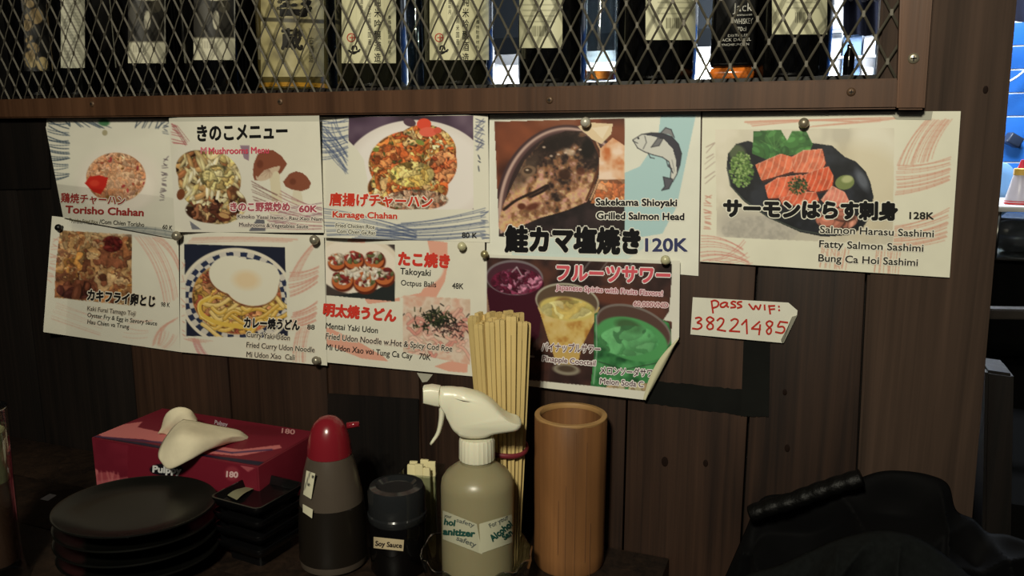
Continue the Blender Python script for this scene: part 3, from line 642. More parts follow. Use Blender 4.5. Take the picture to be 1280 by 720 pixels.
# 1 torisho fried rice
def art(cv):
    cv.ell(150, 225, 52, 40, (226, 218, 206), 0, 14, 1); cv.ell(146, 236, 46, 30, (236, 228, 216), 0, 6)
    m = cv.emask(145, 222, 37, 31); cv.mottle(m, [(170, 104, 66), (214, 152, 108), (226, 176, 134)], 5, 5)
    R5 = [(222, 166, 126), (206, 146, 106), (230, 184, 148), (198, 134, 98), (216, 166, 136)]; cv.chunks(m, 4.2, R5, 1, .22, 1.2); cv.ell(150, 226, 20, 14, (232, 190, 150), 0, 10, .35); cv.ell(135, 244, 22, 8, (170, 104, 70), 0, 6, .3, m)
    cv.blobs(m, 14, (.8, 1.5), [(150, 70, 50), (120, 84, 40), (170, 60, 60)], seed=3, shade=.8)
    cv.poly([(106, 229), (112, 221), (124, 219), (135, 222), (133, 232), (126, 243), (117, 240)], (196, 44, 34)); cv.ell(118, 229, 6, 4, (214, 66, 48), 0, 2)
    cv.hatch((60, 152), (62, 226), (86, 158), (86, 222), 22, (58, 74, 92), 1.3, .85, .08); cv.hatch((82, 152), (120, 152), (86, 158), (140, 160), 9, (58, 74, 92), 1.2, .8)
    cv.hatch((172, 152), (212, 152), (168, 160), (204, 160), 9, (66, 78, 96), 1.2, .8); cv.hatch((204, 158), (204, 168), (210, 158), (210, 168), 5, (90, 96, 110)); cv.hatch((204, 200), (200, 250), (210, 198), (206, 250), 18, (96, 84, 92), 1)
    cv.poly([(60, 147), (214, 147), (214, 151), (60, 151)], (190, 188, 176)); cv.ell(130, 153, 7, 4.5, (74, 122, 84), .1, 2); cv.ell(131, 166, 3.4, 3.6, (168, 160, 130), 0, 1)  # grey strip on the top edge paints in the rail's shadow
    cv.hatch((120, 292), (140, 284), (222, 298), (216, 288), 9, (96, 106, 112), .9, .7, -.08)
f1 = lambda u, v: .003+.026*np.where(v < .66, np.sin(np.clip(v/.66, 0, 1)*pi/2)**2, 1-((v-.66)/.34)*.75)*(.6+.4*(1-u))
S, sf, _ = sheet([(55, 148), (213, 148), (222, 299), (79, 272)], 'fried rice menu sheet with a red garnish, folded lower part, at upper left', art, f1)
c = (156, 56, 52); text('鶏焼チャーハン', (76, 253), (156, 257), 12, c, sf, S, .02, PAPER, .03, cjk=True); text('Torisho Chahan', (82, 266), (179, 270), 9, c, sf, S, .035)
text('Torisho Fried Rice', (86, 276.5), (122, 279.5), 4, (120, 116, 90), sf, S, .01); text('/Com Chien Torisho', (124, 279.5), (180, 283.5), 5.5, (50, 48, 44), sf, S, .01); text('60 K', (203, 286), (215, 287.5), 5.5, (50, 48, 44), sf, S, .015); kids_local(S)
# 2 mushroom menu
def art(cv):
    cv.poly([(209, 144), (402, 144), (402, 152), (209, 152)], (196, 194, 180)); cv.ell(262, 235, 62, 62, (222, 218, 205), 0, 6)  # first polygon: shadow of the rail painted along the sheet's top
    cv.poly([(300, 182), (312, 182), (311, 201), (305, 198)], (148, 124, 140)); cv.poly([(237, 276), (252, 287), (240, 287)], (120, 120, 130)); cv.poly([(322, 272), (330, 272), (332, 289), (311, 289)], (104, 104, 112))
    m = np.clip(cv.emask(262, 226, 39, 37)+cv.emask(274, 256, 34, 24)+cv.emask(246, 210, 26, 22), 0, 1); cv.mottle(m, [(96, 62, 36), (170, 140, 94), (200, 176, 128)], 7, 8)
    L = [(214, 196, 148), (200, 172, 120), (224, 210, 168), (178, 140, 92), (206, 184, 120), (150, 98, 62)]
    cv.chunks(m, 9, L+[(120, 76, 50), (96, 62, 42)], 11, .6, 1.3, 1, (1, 1.8), .3); cv.blobs(m, 60, (2, 3.6), L, (2, 4.5), (0, pi), .55, 11); cv.chunks(cv.emask(266, 262, 34, 17)*(cv.noise(12, 31) > .48), 9, [(104, 60, 44), (140, 92, 66), (200, 166, 120), (88, 52, 40)], 12, .5, 1.5); cv.blobs(m*(cv.Y < 250), 34, (1.2, 2.4), [(230, 218, 180), (218, 200, 150)], (3, 6), (.6, 2.4), .6, 13); cv.chunks(cv.emask(272, 222, 22, 16), 8, [(222, 208, 160), (214, 200, 140), (196, 170, 110)], 14, .5)
    cv.ell(226, 243, 5, 7, (120, 70, 44), .2); cv.ell(280, 271, 9, 5, (96, 50, 36), .3); cv.ell(280, 269.5, 7, 3, (190, 150, 100), .3)
    # big mushroom
    cv.poly([(337, 222), (349, 220), (353, 250), (349, 268), (336, 266), (340, 250)], (216, 206, 178)); cv.poly([(316, 218), (317, 205), (322, 193), (332, 188), (342, 188), (352, 195), (359, 205), (352, 216), (344, 221), (334, 216), (325, 226), (318, 225)], (134, 78, 58))
    cv.ell(335, 215, 17, 8, (206, 184, 160), -.55); [cv.line([(337, 213), (337+15*cos(a), 213+9*sin(a))], .7, (160, 128, 110), .7) for a in np.linspace(1.2, 4.2, 9)]; cv.poly([(316, 212), (322, 196), (334, 190), (350, 197), (357, 206), (342, 209), (330, 213), (322, 222)], (134, 78, 58)); cv.ell(345, 222, 5, 8, (216, 206, 178)); cv.ell(325, 205, 4, 5, (112, 62, 46), 0, 2)
    cv.poly([(367, 236), (376, 236), (380, 258), (364, 254)], (214, 206, 184)); cv.poly([(354, 227), (362, 217), (370, 214), (378, 216), (384, 221), (389, 229), (386, 236), (377, 239), (365, 237), (357, 233)], (134, 78, 58)); cv.ell(366, 227, 4, 4, (112, 62, 46), 0, 2)
    cv.hatch((314, 228), (318, 252), (346, 244), (352, 262), 8, (120, 84, 80), 1.1, .8); cv.hatch((350, 240), (330, 284), (402, 262), (402, 286), 14, (150, 92, 100), 1, .75, .05); cv.hatch((352, 262), (330, 286), (402, 254), (402, 270), 9, (130, 90, 110), .9, .6)
    cv.hatch((214, 156), (216, 180), (220, 158), (234, 182), 8, (178, 92, 96), 1, .8); cv.hatch((214, 156), (222, 158), (232, 182), (236, 176), 5, (150, 90, 90), .9, .7)
    cv.hatch((207, 205), (203, 268), (211, 204), (208, 250), 12, (110, 104, 112), .9)
S, sf, _ = sheet([(211, 147), (399, 144.5), (405, 291), (219, 290)], 'mushroom menu sheet with a heap of sliced mushrooms and two brown mushroom drawings', art, curl(.008, (.009, .7, .6, .1), (.007, 1.2, .4, .3)))
text('きのこメニュー', (247, 176), (359, 173), 19, (26, 26, 26), sf, S, .03, cjk=True); text('Mushrooms Menu', (261, 192.5), (336, 191.5), 8, (206, 78, 100), sf, S, .03); text('M', (251, 192), (258, 192), 8, (206, 120, 130), sf, S, .03)
text('きのこ野菜炒め', (288, 264), (362, 264), 11, (168, 78, 92), sf, S, .03, (235, 220, 215), .03, cjk=True); text('60K', (374, 265), (396, 265), 8, (168, 78, 92), sf, S, .04, (235, 220, 215), .03)
text('Kinoko Yasai Itame - Rau Xao Nam', (297, 272.5), (403, 276), 4.4, (48, 46, 48), sf, S, .01, (215, 205, 195), .04); text('Mushrooms & Vegetables Saute', (299, 283), (385, 285.5), 4.8, (48, 46, 48), sf, S, .01, (215, 205, 195), .04); kids_local(S)
# 3 karaage fried rice
def art(cv):
    q = cv.pmask([(436, 146), (592, 144), (592, 262), (520, 260), (436, 240)]); cv.mottle(q, [(52, 42, 50), (84, 66, 84), (110, 92, 108)], 40, 2); cv.fill(cv.emask(520, 218, 92, 68), (222, 214, 208), 1); cv.a[...] = cv.a
    cv.ell(522, 216, 84, 60, (232, 226, 222), 0, 8, .8); cv.poly([(400, 176), (436, 176), (446, 186), (455, 200), (460, 228), (470, 240), (478, 246), (478, 262), (400, 262)], PAPER); cv.poly([(400, 140), (435.5, 140), (435.5, 300), (400, 300)], PAPER); cv.poly([(592, 140), (615, 140), (615, 305), (592, 305)], PAPER); cv.poly([(430, 262), (615, 262), (615, 305), (430, 305)], PAPER)
    m = np.clip(cv.emask(516, 205, 55, 42)+cv.emask(510, 235, 50, 28)+cv.emask(530, 190, 40, 34), 0, 1); m = m*(cv.Y < 262)
    cv.mottle(m, [(150, 70, 30), (204, 128, 60), (216, 160, 84)], 9, 4)
    O = [(214, 118, 60), (226, 172, 96), (206, 142, 74), (232, 196, 120), (220, 104, 54), (196, 110, 58), (228, 188, 130)]
    cv.chunks(m, 12, O, 21, .55, 1.4); cv.chunks(m*(cv.noise(9, 77) > .5), 6, O+[(236, 212, 160), (150, 84, 44)], 22, .5, 1.4); cv.chunks(cv.emask(556, 208, 20, 20)*m, 8, [(218, 116, 70), (200, 92, 56), (226, 150, 100)], 26, .5, 1.3); cv.chunks(cv.emask(488, 196, 26, 14)*m, 8, [(206, 110, 62), (190, 96, 50), (220, 140, 84)], 28, .5, 1.3); cv.chunks(cv.emask(515, 218, 28, 16), 9, [(222, 192, 110), (228, 204, 132), (210, 170, 90)], 27, .45, 1.4)
    cv.chunks(cv.emask(520, 250, 40, 13)*(cv.Y < 262), 5, [(214, 190, 164), (196, 160, 134), (170, 116, 92)], 23, .45); cv.blobs(m, 40, (.6, 1.2), [(60, 40, 30), (70, 80, 40)], seed=24, shade=1); cv.ell(512, 153, 8, 5, (84, 62, 74), .3); cv.ell(530, 155, 9, 7, (222, 80, 58)); cv.ell(535, 165, 11, 6, (226, 104, 84)); cv.ell(547, 163, 5, 4, (210, 90, 70)); cv.ell(470, 187, 4, 3, (120, 130, 60)); cv.ell(525, 178, 6, 3, (130, 140, 70), .4)
    cv.hatch((400, 152), (402, 200), (435, 150), (434, 190), 14, BL, 1.3, .75, .12); cv.hatch((402, 158), (401, 180), (434, 196), (432, 218), 9, BL, 1.2, .7, -.1); cv.hatch((418, 148), (402, 170), (434, 178), (434, 214), 7, BL, 1.1, .6, .15)
    cv.hatch((404, 262), (408, 296), (520, 290), (520, 300), 12, BL, 1.1, .75, -.06); cv.hatch((500, 280), (440, 298), (606, 262), (606, 296), 15, BL, 1.1, .75, .05); cv.hatch((594, 150), (594, 182), (606, 152), (604, 186), 9, (70, 76, 110), 1, .8); cv.hatch((604, 150), (604, 182), (594, 160), (596, 190), 8, (70, 76, 110), 1, .7); cv.hatch((597, 196), (597, 210), (600, 200), (600, 214), 3, BK, 1.2); cv.hatch((600, 268), (602, 300), (610, 264), (612, 300), 8, BL, 1)
S, sf, _ = sheet([(400, 146), (610, 143.5), (612, 303), (405, 297)], 'karaage fried rice menu sheet with a round white plate and blue pen strokes', art, curl(.003, (.010, .8, .35, .0), (.005, 1.6, .2, .1)))
c = (204, 62, 46); text('唐揚げチャーハン', (412, 257), (540, 260), 16, c, sf, S, .03, (230, 222, 208), .035, cjk=True); text('Karaage Chahan', (416, 271.5), (496, 273.5), 7.5, c, sf, S, .035, PAPER, .04)
text('Fried Chicken Rice', (419.5, 284), (468, 286), 4.8, (50, 48, 50), sf, S, .01, PAPER, .04); text('Com Chien Ga Ran', (421, 291), (469, 293.5), 4.8, (50, 48, 50), sf, S, .01, PAPER, .04); text('80 K', (577.5, 297), (596, 297.5), 6.5, (40, 40, 42), sf, S, .03); kids_local(S)
# 4 grilled salmon head
def art(cv):
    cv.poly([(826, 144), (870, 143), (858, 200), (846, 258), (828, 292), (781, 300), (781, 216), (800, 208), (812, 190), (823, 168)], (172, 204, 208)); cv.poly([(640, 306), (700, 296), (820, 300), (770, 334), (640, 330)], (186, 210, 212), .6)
    q = cv.pmask([(618, 152), (781, 148), (781, 295), (624, 296)]); cv.mottle(q, [(58, 34, 30), (120, 66, 44), (140, 92, 70)], 40, 3); cv.ell(640, 170, 30, 24, (140, 76, 50), .3, 14, .7, q)
    for k in range(4): cv.ell(705, 262, 86-k*4, 106-k*3, [(70, 50, 52), (190, 160, 150), (96, 70, 70), (54, 40, 40)][k], .1, 2, 1, q)
    cv.ell(708, 258, 70, 88, (46, 32, 30), .1, 2, 1, q)
    fish = cv.pmask([(622, 284), (628, 258), (640, 232), (656, 200), (680, 174), (706, 164), (728, 164), (742, 180), (750, 204), (744, 232), (734, 252), (706, 264), (676, 272), (648, 284), (632, 292)])*q
    n1, n2, n3 = cv.noise(22, 91), cv.noise(7, 92), cv.noise(3, 93); gr = ((cv.X-690)*.35+(cv.Y-222)*1.0)/60
    k = np.clip((gr*.55+(n1-.5)*1.6+(n2-.5)*1.2+.22)*1.6, 0, 1); fl = np.stack([206+26*(n3-.5), 160+34*(n3-.5)*2+18*(n2-.5), 126+50*(n2-.5)], -1); chr_ = np.stack([52+40*(n3-.5), 38+34*(n3-.5), 34+28*(n3-.5)], -1); br_ = np.array([146, 92, 58.])
    mid = np.clip(1-abs(k-.5)*3, 0, 1)[..., None]; colr = fl*k[..., None]+chr_*(1-k[..., None]); colr = colr*(1-mid*.55)+br_*mid*.55; cv.a = cv.a*(1-fish[..., None])+np.clip(colr, 8, 240)*fish[..., None]
    cv.ell(735, 186, 9, 13, (26, 20, 18), .2, 4, .95, fish); cv.ell(700, 178, 26, 9, (34, 26, 24), -.2, 6, .85, fish); cv.ell(655, 216, 26, 10, (86, 70, 60), -.9, 8, .7, fish)
    cv.ell(661, 214, 9, 6.5, (126, 100, 80), -.3, 1.5); cv.ell(660, 213.5, 5.5, 3.8, (70, 54, 44), 0, 1); cv.ell(659, 212.5, 2, 1.2, (190, 170, 150)); cv.line(smooth_path([(630, 262), (646, 250), (668, 240), (684, 232), (680, 238), (664, 246)]), 3.4, (44, 30, 26), .9, fish); cv.line(smooth_path([(742, 176), (750, 200), (742, 228), (733, 250)]), 3, (92, 54, 38), .9); cv.line(smooth_path([(746, 178), (755, 200), (747, 228), (738, 250)]), 2, (226, 180, 140), .8)
    cv.ell(706, 218, 8, 7, (56, 34, 26), 0, 3, .9); cv.ell(666, 258, 9, 4, (90, 44, 32), -.3, 3, .9); cv.ell(652, 258, 5, 4, (96, 50, 36), 0, 2); cv.ell(726, 214, 5, 5, (90, 50, 36), 0, 2, .8); cv.ell(712, 190, 7, 4, (226, 206, 184), .3, 3, .6); [cv.ell(680+g_*9, 184+(g_*37 % 13), 2, 1.3, (214, 190, 170), 0, 1, .8) for g_ in range(6)]
    m = cv.pmask([(750, 186), (766, 172), (781, 182), (781, 256), (738, 256), (748, 230)])*q; cv.mottle(m, [(196, 112, 64), (226, 182, 148), (238, 212, 192)], 14, 6); cv.chunks(m*(cv.Y > 224), 9, [(206, 118, 66), (222, 158, 112), (190, 96, 52)], 34, .35, 1.3, .8)
    cv.poly([(722, 158), (738, 153), (766, 155), (764, 168), (752, 180), (740, 174)], (222, 200, 166)); cv.poly([(740, 160), (762, 157), (753, 174)], (232, 216, 190)); cv.mottle(cv.pmask([(618, 296), (626, 292), (650, 283), (680, 272), (736, 254), (781, 256), (781, 300), (618, 300)])*q, [(34, 28, 30), (56, 44, 46)], 12, 4)
    # drawn salmon leaping
    body = [(791, 175), (802, 168), (814, 166), (828, 166.5), (840, 171), (848, 180), (852, 192), (850, 206), (846, 218), (841, 227), (838, 222), (839, 212), (836, 202), (828, 196.5), (816, 193.5), (806, 190), (797, 185)]
    cv.poly(body, (206, 206, 200)); cv.poly([(802, 168), (814, 166), (828, 166.5), (840, 171), (848, 180), (852, 192), (850, 206), (846, 216), (845, 200), (841, 186), (830, 174), (815, 170)], (62, 62, 72)); cv.line(body+[body[0]], .9, (36, 36, 44)); cv.poly([(826, 166), (832, 159.5), (839, 162), (843, 172), (836, 168)], (130, 130, 134)); cv.line([(826, 166), (832, 159.5), (839, 162), (843, 172)], .9, (36, 36, 44))
    cv.poly([(841, 224), (829, 221), (831, 233), (827, 238), (836, 236), (840, 229)], (90, 90, 100)); cv.line([(841, 224), (829, 221), (831, 233), (827, 238), (836, 236), (841, 226)], .9, (36, 36, 44)); cv.poly([(814, 184), (822, 173), (829, 173), (824, 182)], (120, 120, 124)); cv.line([(814, 184), (822, 173), (829, 173), (824, 182), (814, 184)], .8, (36, 36, 44))
    cv.line([(810, 191), (813, 197), (818, 198)], .9, (40, 40, 48)); cv.line([(833, 200), (835, 208), (840, 211)], .9, (40, 40, 48)); cv.line([(836, 206), (841, 216)], 1.4, (60, 60, 70)); cv.ell(798, 173, 1.3, 1.3, (30, 30, 36)); cv.line([(791, 176), (797, 179)], .8, (40, 40, 48)); cv.line([(806, 170), (808, 178), (804, 186)], .8, (60, 60, 66)); cv.line([(840, 200), (843, 214)], .6, (120, 120, 120))
S, sf, _ = sheet([(612, 143), (876, 136), (873, 345), (608, 322)], 'grilled salmon head menu sheet with a drawing of a leaping fish', art, curl(.002, (.003, .6, .3, 0)), bg=(224, 224, 212))
c = (22, 21, 24); W2 = (228, 226, 216)
text('Sakekama Shioyaki', (745, 256.5), (846, 257.5), 8.5, c, sf, S, .035, W2, .03); text('Grilled Salmon Head', (746, 273.5), (855, 275), 8.5, c, sf, S, .035, W2, .03)
text('鮭カマ塩焼き', (632, 314), (799, 317), 31, (18, 17, 20), sf, S, .05, W2, .02, cjk=True); text('120K', (807, 314), (859, 314), 16, (58, 62, 100), sf, S, .03, W2, .03); kids_local(S)
# 5 salmon sashimi
def art(cv):
    q = cv.pmask([(894, 162), (1118, 160), (1116, 306), (896, 296)]); cv.mottle(q, [(196, 190, 174), (214, 208, 190), (222, 216, 200)], 30, 3); cv.ell(1095, 200, 30, 50, (226, 222, 206), 0, 16, .9); cv.ell(940, 285, 50, 22, (176, 170, 160), .2, 14, .8, q); cv.ell(1070, 240, 70, 60, (206, 192, 160), 0, 22, .5, q); cv.mottle(cv.emask(950, 288, 48, 18)*.5*q, [(150, 146, 140), (190, 184, 174)], 5, 2)
    plate = cv.pmask([(908, 210), (910, 192), (920, 180), (935, 176), (960, 184), (1010, 178), (1040, 182), (1056, 196), (1070, 202), (1082, 214), (1088, 228), (1092, 246), (1088, 270), (1078, 286), (1060, 294), (1030, 296), (1000, 290), (960, 272), (930, 252), (914, 234)])
    cv.mottle(plate, [(20, 22, 27), (30, 32, 38), (44, 47, 56)], 18, 7); cv.ell(1078, 225, 6, 14, (120, 126, 140), -.5, 5, .7, plate); cv.line([(909, 208), (913, 232), (930, 250), (960, 271), (1000, 288), (1030, 293)], 1.4, (80, 90, 80), .8); cv.ell(922, 192, 10, 12, (96, 110, 76), -.6, 4, .8, plate)
    cv.blobs(cv.pmask([(940, 192), (942, 164), (976, 162), (984, 176), (990, 164), (1008, 164), (1016, 180), (1012, 190), (960, 200)]), 70, (4, 8), [(58, 104, 54), (68, 118, 60)], (1, 1.6), (0, pi), .85, 41); [cv.line([(968, 186), (968+20*cos(a), 186+20*sin(a))], .8, (110, 160, 90), .6) for a in (-2.6, -2.1, -1.6, -1.1, -.6)]
    g = random.Random(5)
    for i in range(420):
        a, rr = g.uniform(0, 2*pi), g.random()**.6; x, y = 931+15*rr*cos(a)-4, 212+22*rr*sin(a); cv.ell(x, y, g.uniform(.8, 2), g.uniform(.8, 1.6), g.choice([(92, 124, 60), (120, 152, 84), (64, 92, 44), (150, 176, 110)]), 0, .7)
    for pts, c in (([(944, 206), (962, 198), (976, 192), (990, 196), (992, 214), (972, 220), (952, 226)], (224, 118, 84)), ([(990, 196), (1004, 188), (1028, 186), (1032, 204), (1028, 212), (1010, 216), (992, 216)], (228, 124, 92)), ([(1002, 220), (1020, 212), (1036, 208), (1042, 220), (1040, 236), (1020, 240), (1010, 238)], (222, 96, 62)), ([(956, 232), (972, 222), (1002, 218), (1012, 232), (1004, 246), (960, 248)], (226, 110, 78)), ([(974, 248), (1000, 240), (1020, 240), (1024, 250), (1010, 258), (978, 256)], (220, 104, 74)), ([(1026, 250), (1040, 232), (1056, 240), (1062, 252), (1040, 262)], (226, 140, 122))):
        P = cv.pmask(pts); cv.fill(np.roll(P, (5, 3), (0, 1))*(1-P), (96, 40, 28), .6); cv.mottle(P, [tuple(np.array(c)*.86), c, tuple(np.clip(np.array(c)*1.1, 0, 245))], 7, int(pts[0][0])); xa = min(p[0] for p in pts); xb = max(p[0] for p in pts); ya = min(p[1] for p in pts); yb = max(p[1] for p in pts)
        for k in range(6): x = xa+(k+.5)*(xb-xa)/6; cv.line([(x+5, ya), (x+1, (ya+yb)/2), (x-6, yb)], 1.0, (244, 196, 170), .75, P)
        cv.line([pts[0], pts[1], pts[2]], 1.2, (250, 214, 196), .5, P)
    for i in range(150): a, rr = g.uniform(0, 2*pi), g.random(); cv.ell(997+12*rr*cos(a), 232+11*rr*sin(a), 1.3, 1, g.choice([(54, 74, 40), (74, 92, 50), (30, 44, 26)]), a, .6)
    cv.ell(1056, 228, 12, 9, (122, 134, 82), -.2); cv.ell(1059, 224, 7, 4.5, (176, 182, 132), -.2, 2); cv.blobs(cv.emask(1046, 274, 26, 14), 24, (4, 7), [(206, 140, 120), (176, 110, 92)], seed=44)
    H = (206, 150, 130); cv.hatch((940, 158), (930, 152), (1128, 148), (1060, 152), 8, H, 1.1, .8, -.03); cv.hatch((1000, 160), (1040, 156), (1100, 152), (1128, 147), 6, H, 1, .6)
    cv.hatch((1158, 150), (1190, 150), (1122, 208), (1164, 200), 16, H, 1.3, .75, .12); cv.hatch((1122, 208), (1120, 244), (1188, 198), (1186, 226), 15, H, 1.3, .75, .08); cv.hatch((1118, 284), (1116, 310), (1186, 262), (1182, 300), 16, H, 1.3, .8, .08)
    cv.hatch((882, 186), (882, 228), (893, 178), (893, 216), 7, (170, 150, 140), 1.2); cv.hatch((881, 246), (880, 286), (889, 246), (888, 286), 14, (196, 140, 124), 1.2); cv.hatch((876, 296), (876, 326), (928, 312), (938, 332), 9, (200, 120, 110), 1.1, .7, -.18); cv.hatch((880, 326), (910, 328), (930, 300), (940, 330), 5, (200, 120, 110), 1, .6, .25)
    cv.hatch((1028, 308), (1060, 312), (1024, 334), (1056, 336), 11, H, 1.2); cv.hatch((1096, 312), (1124, 314), (1092, 340), (1122, 342), 11, H, 1.2); cv.hatch((1054, 310), (1028, 312), (1052, 336), (1050, 336), 4, H, 1); cv.poly([(875, 136), (1130, 137), (1130, 145), (990, 143), (877, 146)], (200, 198, 184), .8)  # last polygon, grey along the top: painted shade of the rail above
S, sf, _ = sheet([(878, 140), (1201, 139), (1187, 347), (875, 327)], 'salmon sashimi menu sheet with pink strokes, the rightmost and largest sheet', art, curl(.0035, (.0025, .5, .5, 0)), bg=(222, 220, 202))
text('サーモンはらす刺身', (905, 271), (1121, 275), 22, (20, 20, 22), sf, S, .05, (226, 224, 210), .03, cjk=True); text('128K', (1137, 273.5), (1167, 274), 8.5, (40, 38, 36), sf, S, .03)
c = (34, 33, 33); text('Salmon Harasu Sashimi', (1025, 291), (1167, 296.5), 9, c, sf, S, .015, (222, 218, 204), .03); text('Fatty Salmon Sashimi', (1024, 309), (1154, 314.5), 9, c, sf, S, .015, (222, 218, 204), .03); text('Bung Ca Hoi Sashimi', (1023, 326.5), (1147, 332.5), 9, c, sf, S, .015, (222, 218, 204), .03); kids_local(S)
# 6 oyster fry
def art(cv):
    q = cv.pmask([(75, 288), (165, 293), (165, 382), (68, 372), (70, 330)]); cv.mottle(q, [(96, 52, 36), (176, 120, 82), (206, 166, 112)], 12, 4); cv.chunks(q, 15, [(176, 124, 80), (196, 150, 100), (150, 96, 62), (200, 164, 120), (122, 74, 52), (184, 130, 70)], 51, .3, 2.2, 1, (1, 1.5), .7); cv.chunks(q*(cv.noise(10, 55) > .55), 8, [(200, 156, 104), (170, 110, 70), (206, 176, 132), (120, 70, 50)], 56, .3, 2.2, .7); cv.blobs(cv.emask(140, 305, 13, 10), 20, (2, 4), [(84, 26, 24), (110, 40, 34)], seed=52); cv.blobs(cv.emask(95, 362, 24, 12)*q, 26, (3, 6), [(110, 62, 44), (80, 40, 34)], seed=53)
    H = (212, 160, 144); cv.hatch((168, 296), (190, 296), (205, 380), (222, 372), 10, H, 1.1, .6, -.15); cv.hatch((190, 298), (200, 296), (224, 340), (224, 330), 8, H, 1, .6, -.2); cv.hatch((160, 400), (150, 440), (190, 400), (178, 440), 8, H, 1, .5, .1); cv.hatch((198, 430), (190, 432), (222, 398), (214, 402), 9, H, 1.1, .6, -.3); cv.hatch((196, 432), (206, 436), (200, 410), (222, 420), 9, H, 1, .5, .2)
    cv.hatch((70, 380), (64, 400), (130, 400), (124, 420), 8, H, 1, .35); cv.ell(150, 286, 62, 9, (188, 188, 184), .1, 3, .4); cv.hatch((66, 300), (58, 350), (74, 298), (66, 352), 16, H, 1, .6)
S, sf, _ = sheet([(65, 270), (223, 288), (225, 440), (54, 415)], 'oyster fry and egg menu sheet with a curled left edge, lower left', art, lambda u, v: .002+.004*np.sin(v*pi)+.022*np.clip(.16-u, 0, 1)/.16*(.3+.7*v)+.003*v)
text('カキフライ卵とじ', (109, 375.5), (193, 384), 14, (30, 28, 28), sf, S, .04, (222, 214, 196), .03, cjk=True); c = (44, 42, 40)
text('98 K', (201, 383), (212, 384), 5.5, c, sf, S, .01); text('Kaki Furai Tamago Toji', (109, 388), (169, 394.5), 5.4, c, sf, S, .01, (214, 206, 190), .03); text('Oyster Fry & Egg in Savory Sauce', (109, 396), (196, 407), 5.4, c, sf, S, .01); text('Hau Chien va Trung', (109, 404.5), (161, 411), 5.4, c, sf, S, .01); kids_local(S)
# 7 curry udon
def art(cv):
    q = cv.pmask([(230, 305), (356, 309), (360, 423), (233, 420)]); cv.fill(q, (34, 38, 56)); cv.ell(296, 372, 72, 62, (224, 216, 198), .1, 1, 1, q); cv.ell(296, 372, 68, 58, (206, 200, 190), .1, 1, 1, q)
    rr_ = np.hypot((cv.X-296)/68, (cv.Y-372)/58); aa_ = np.arctan2((cv.Y-372)/58, (cv.X-296)/68); chk = ((np.floor(aa_/(2*pi)*46).astype(int)+np.floor((rr_-.78)/.105).astype(int)) % 2 == 0)&(rr_ > .80)&(rr_ < .985); cv.fill(chk.astype(float)*q, (44, 52, 80))
    cv.ell(296, 372, 56, 46, (196, 150, 96), .1, 1, 1, q); m = cv.emask(296, 372, 55, 45, .1)*q; cv.mottle(m, [(120, 66, 44), (190, 130, 70), (214, 168, 92)], 8, 3)
    cv.chunks(m, 7, [(176, 100, 70), (200, 140, 96), (150, 80, 60), (214, 176, 120), (206, 160, 84)], 61, .5, 1.4)
    g = random.Random(8)
    for k in range(26):
        x, y, a = 250+g.random()*90, 372+g.random()*40, g.uniform(-.4, .5); L = g.uniform(14, 34); pts = [(x+L*t*cos(a), y+L*t*sin(a)+6*sin(t*3+k)) for t in np.linspace(0, 1, 8)]; col = g.choice([(226, 186, 92), (214, 170, 76), (232, 200, 124)]); cv.line(pts, 5.6, tuple(np.array(col)*.6), .8, q); cv.line(pts, 4.2, col, 1, q); cv.line([(p[0], p[1]-1) for p in pts], 1.2, (244, 222, 160), .6, q)
    cv.line(smooth_path([(262, 372), (250, 380), (252, 392), (268, 402), (296, 408), (318, 410)]), 5, (222, 186, 84), 1, q); cv.line(smooth_path([(262, 370), (249, 378), (250, 394), (266, 405)]), 1.2, (244, 226, 150), .7, q)
    egg = np.clip(cv.emask(292, 344, 31, 24, .2)+cv.emask(314, 356, 34, 26, .2)+cv.emask(330, 348, 20, 20)+cv.emask(312, 340, 26, 16), 0, 1)*q; cv.fill(np.roll(egg, 5, 0)*(1-egg)*q, (110, 60, 40), .7); cv.fill(egg, (226, 222, 204)); cv.ell(308, 350, 16, 11, (226, 200, 160), .1, 8, .8)
    H = (206, 150, 134); cv.hatch((240, 298), (236, 304), (372, 300), (360, 302), 6, H, 1.2, .5, -.03); cv.hatch((390, 306), (400, 300), (362, 348), (372, 344), 7, H, 1.2, .6, .1); cv.hatch((362, 342), (362, 372), (398, 334), (396, 352), 12, H, 1.5, .7, .1); cv.hatch((366, 392), (364, 410), (396, 378), (394, 400), 12, H, 1.6, .8, .1); cv.hatch((372, 412), (388, 408), (366, 452), (382, 452), 9, H, 1.4, .6, .1)
    cv.hatch((240, 424), (248, 424), (250, 446), (262, 446), 9, (200, 140, 140), 1.3, .6, .1); cv.hatch((230, 424), (240, 424), (250, 430), (266, 426), 5, H, 1, .6); cv.hatch((227, 330), (227, 420), (231, 330), (231, 420), 12, H, 1, .5)
S, sf, _ = sheet([(225, 289), (405, 294), (409, 457), (225, 440)], 'curry udon menu sheet with a fried egg in a checkered blue bowl', art, curl(.005, (.007, .6, .6, .1)))
text('カレー焼うどん', (305, 409.5), (374, 413), 13, (28, 27, 30), sf, S, .04, (222, 214, 196), .03, cjk=True); c = (36, 34, 34)
text('88', (384, 411.5), (393, 412), 6, c, sf, S, .015); text('Curry Yaki Udon', (308, 421), (362, 425.5), 6.6, c, sf, S, .012, (216, 208, 192), .03); text('Fried Curry Udon Noodle', (308, 434), (393, 440.5), 6.6, c, sf, S, .012, (216, 208, 192), .03); text('Mi Udon Xao  Cali', (308, 446), (368, 450), 6.6, c, sf, S, .012, (216, 208, 192), .03); kids_local(S)
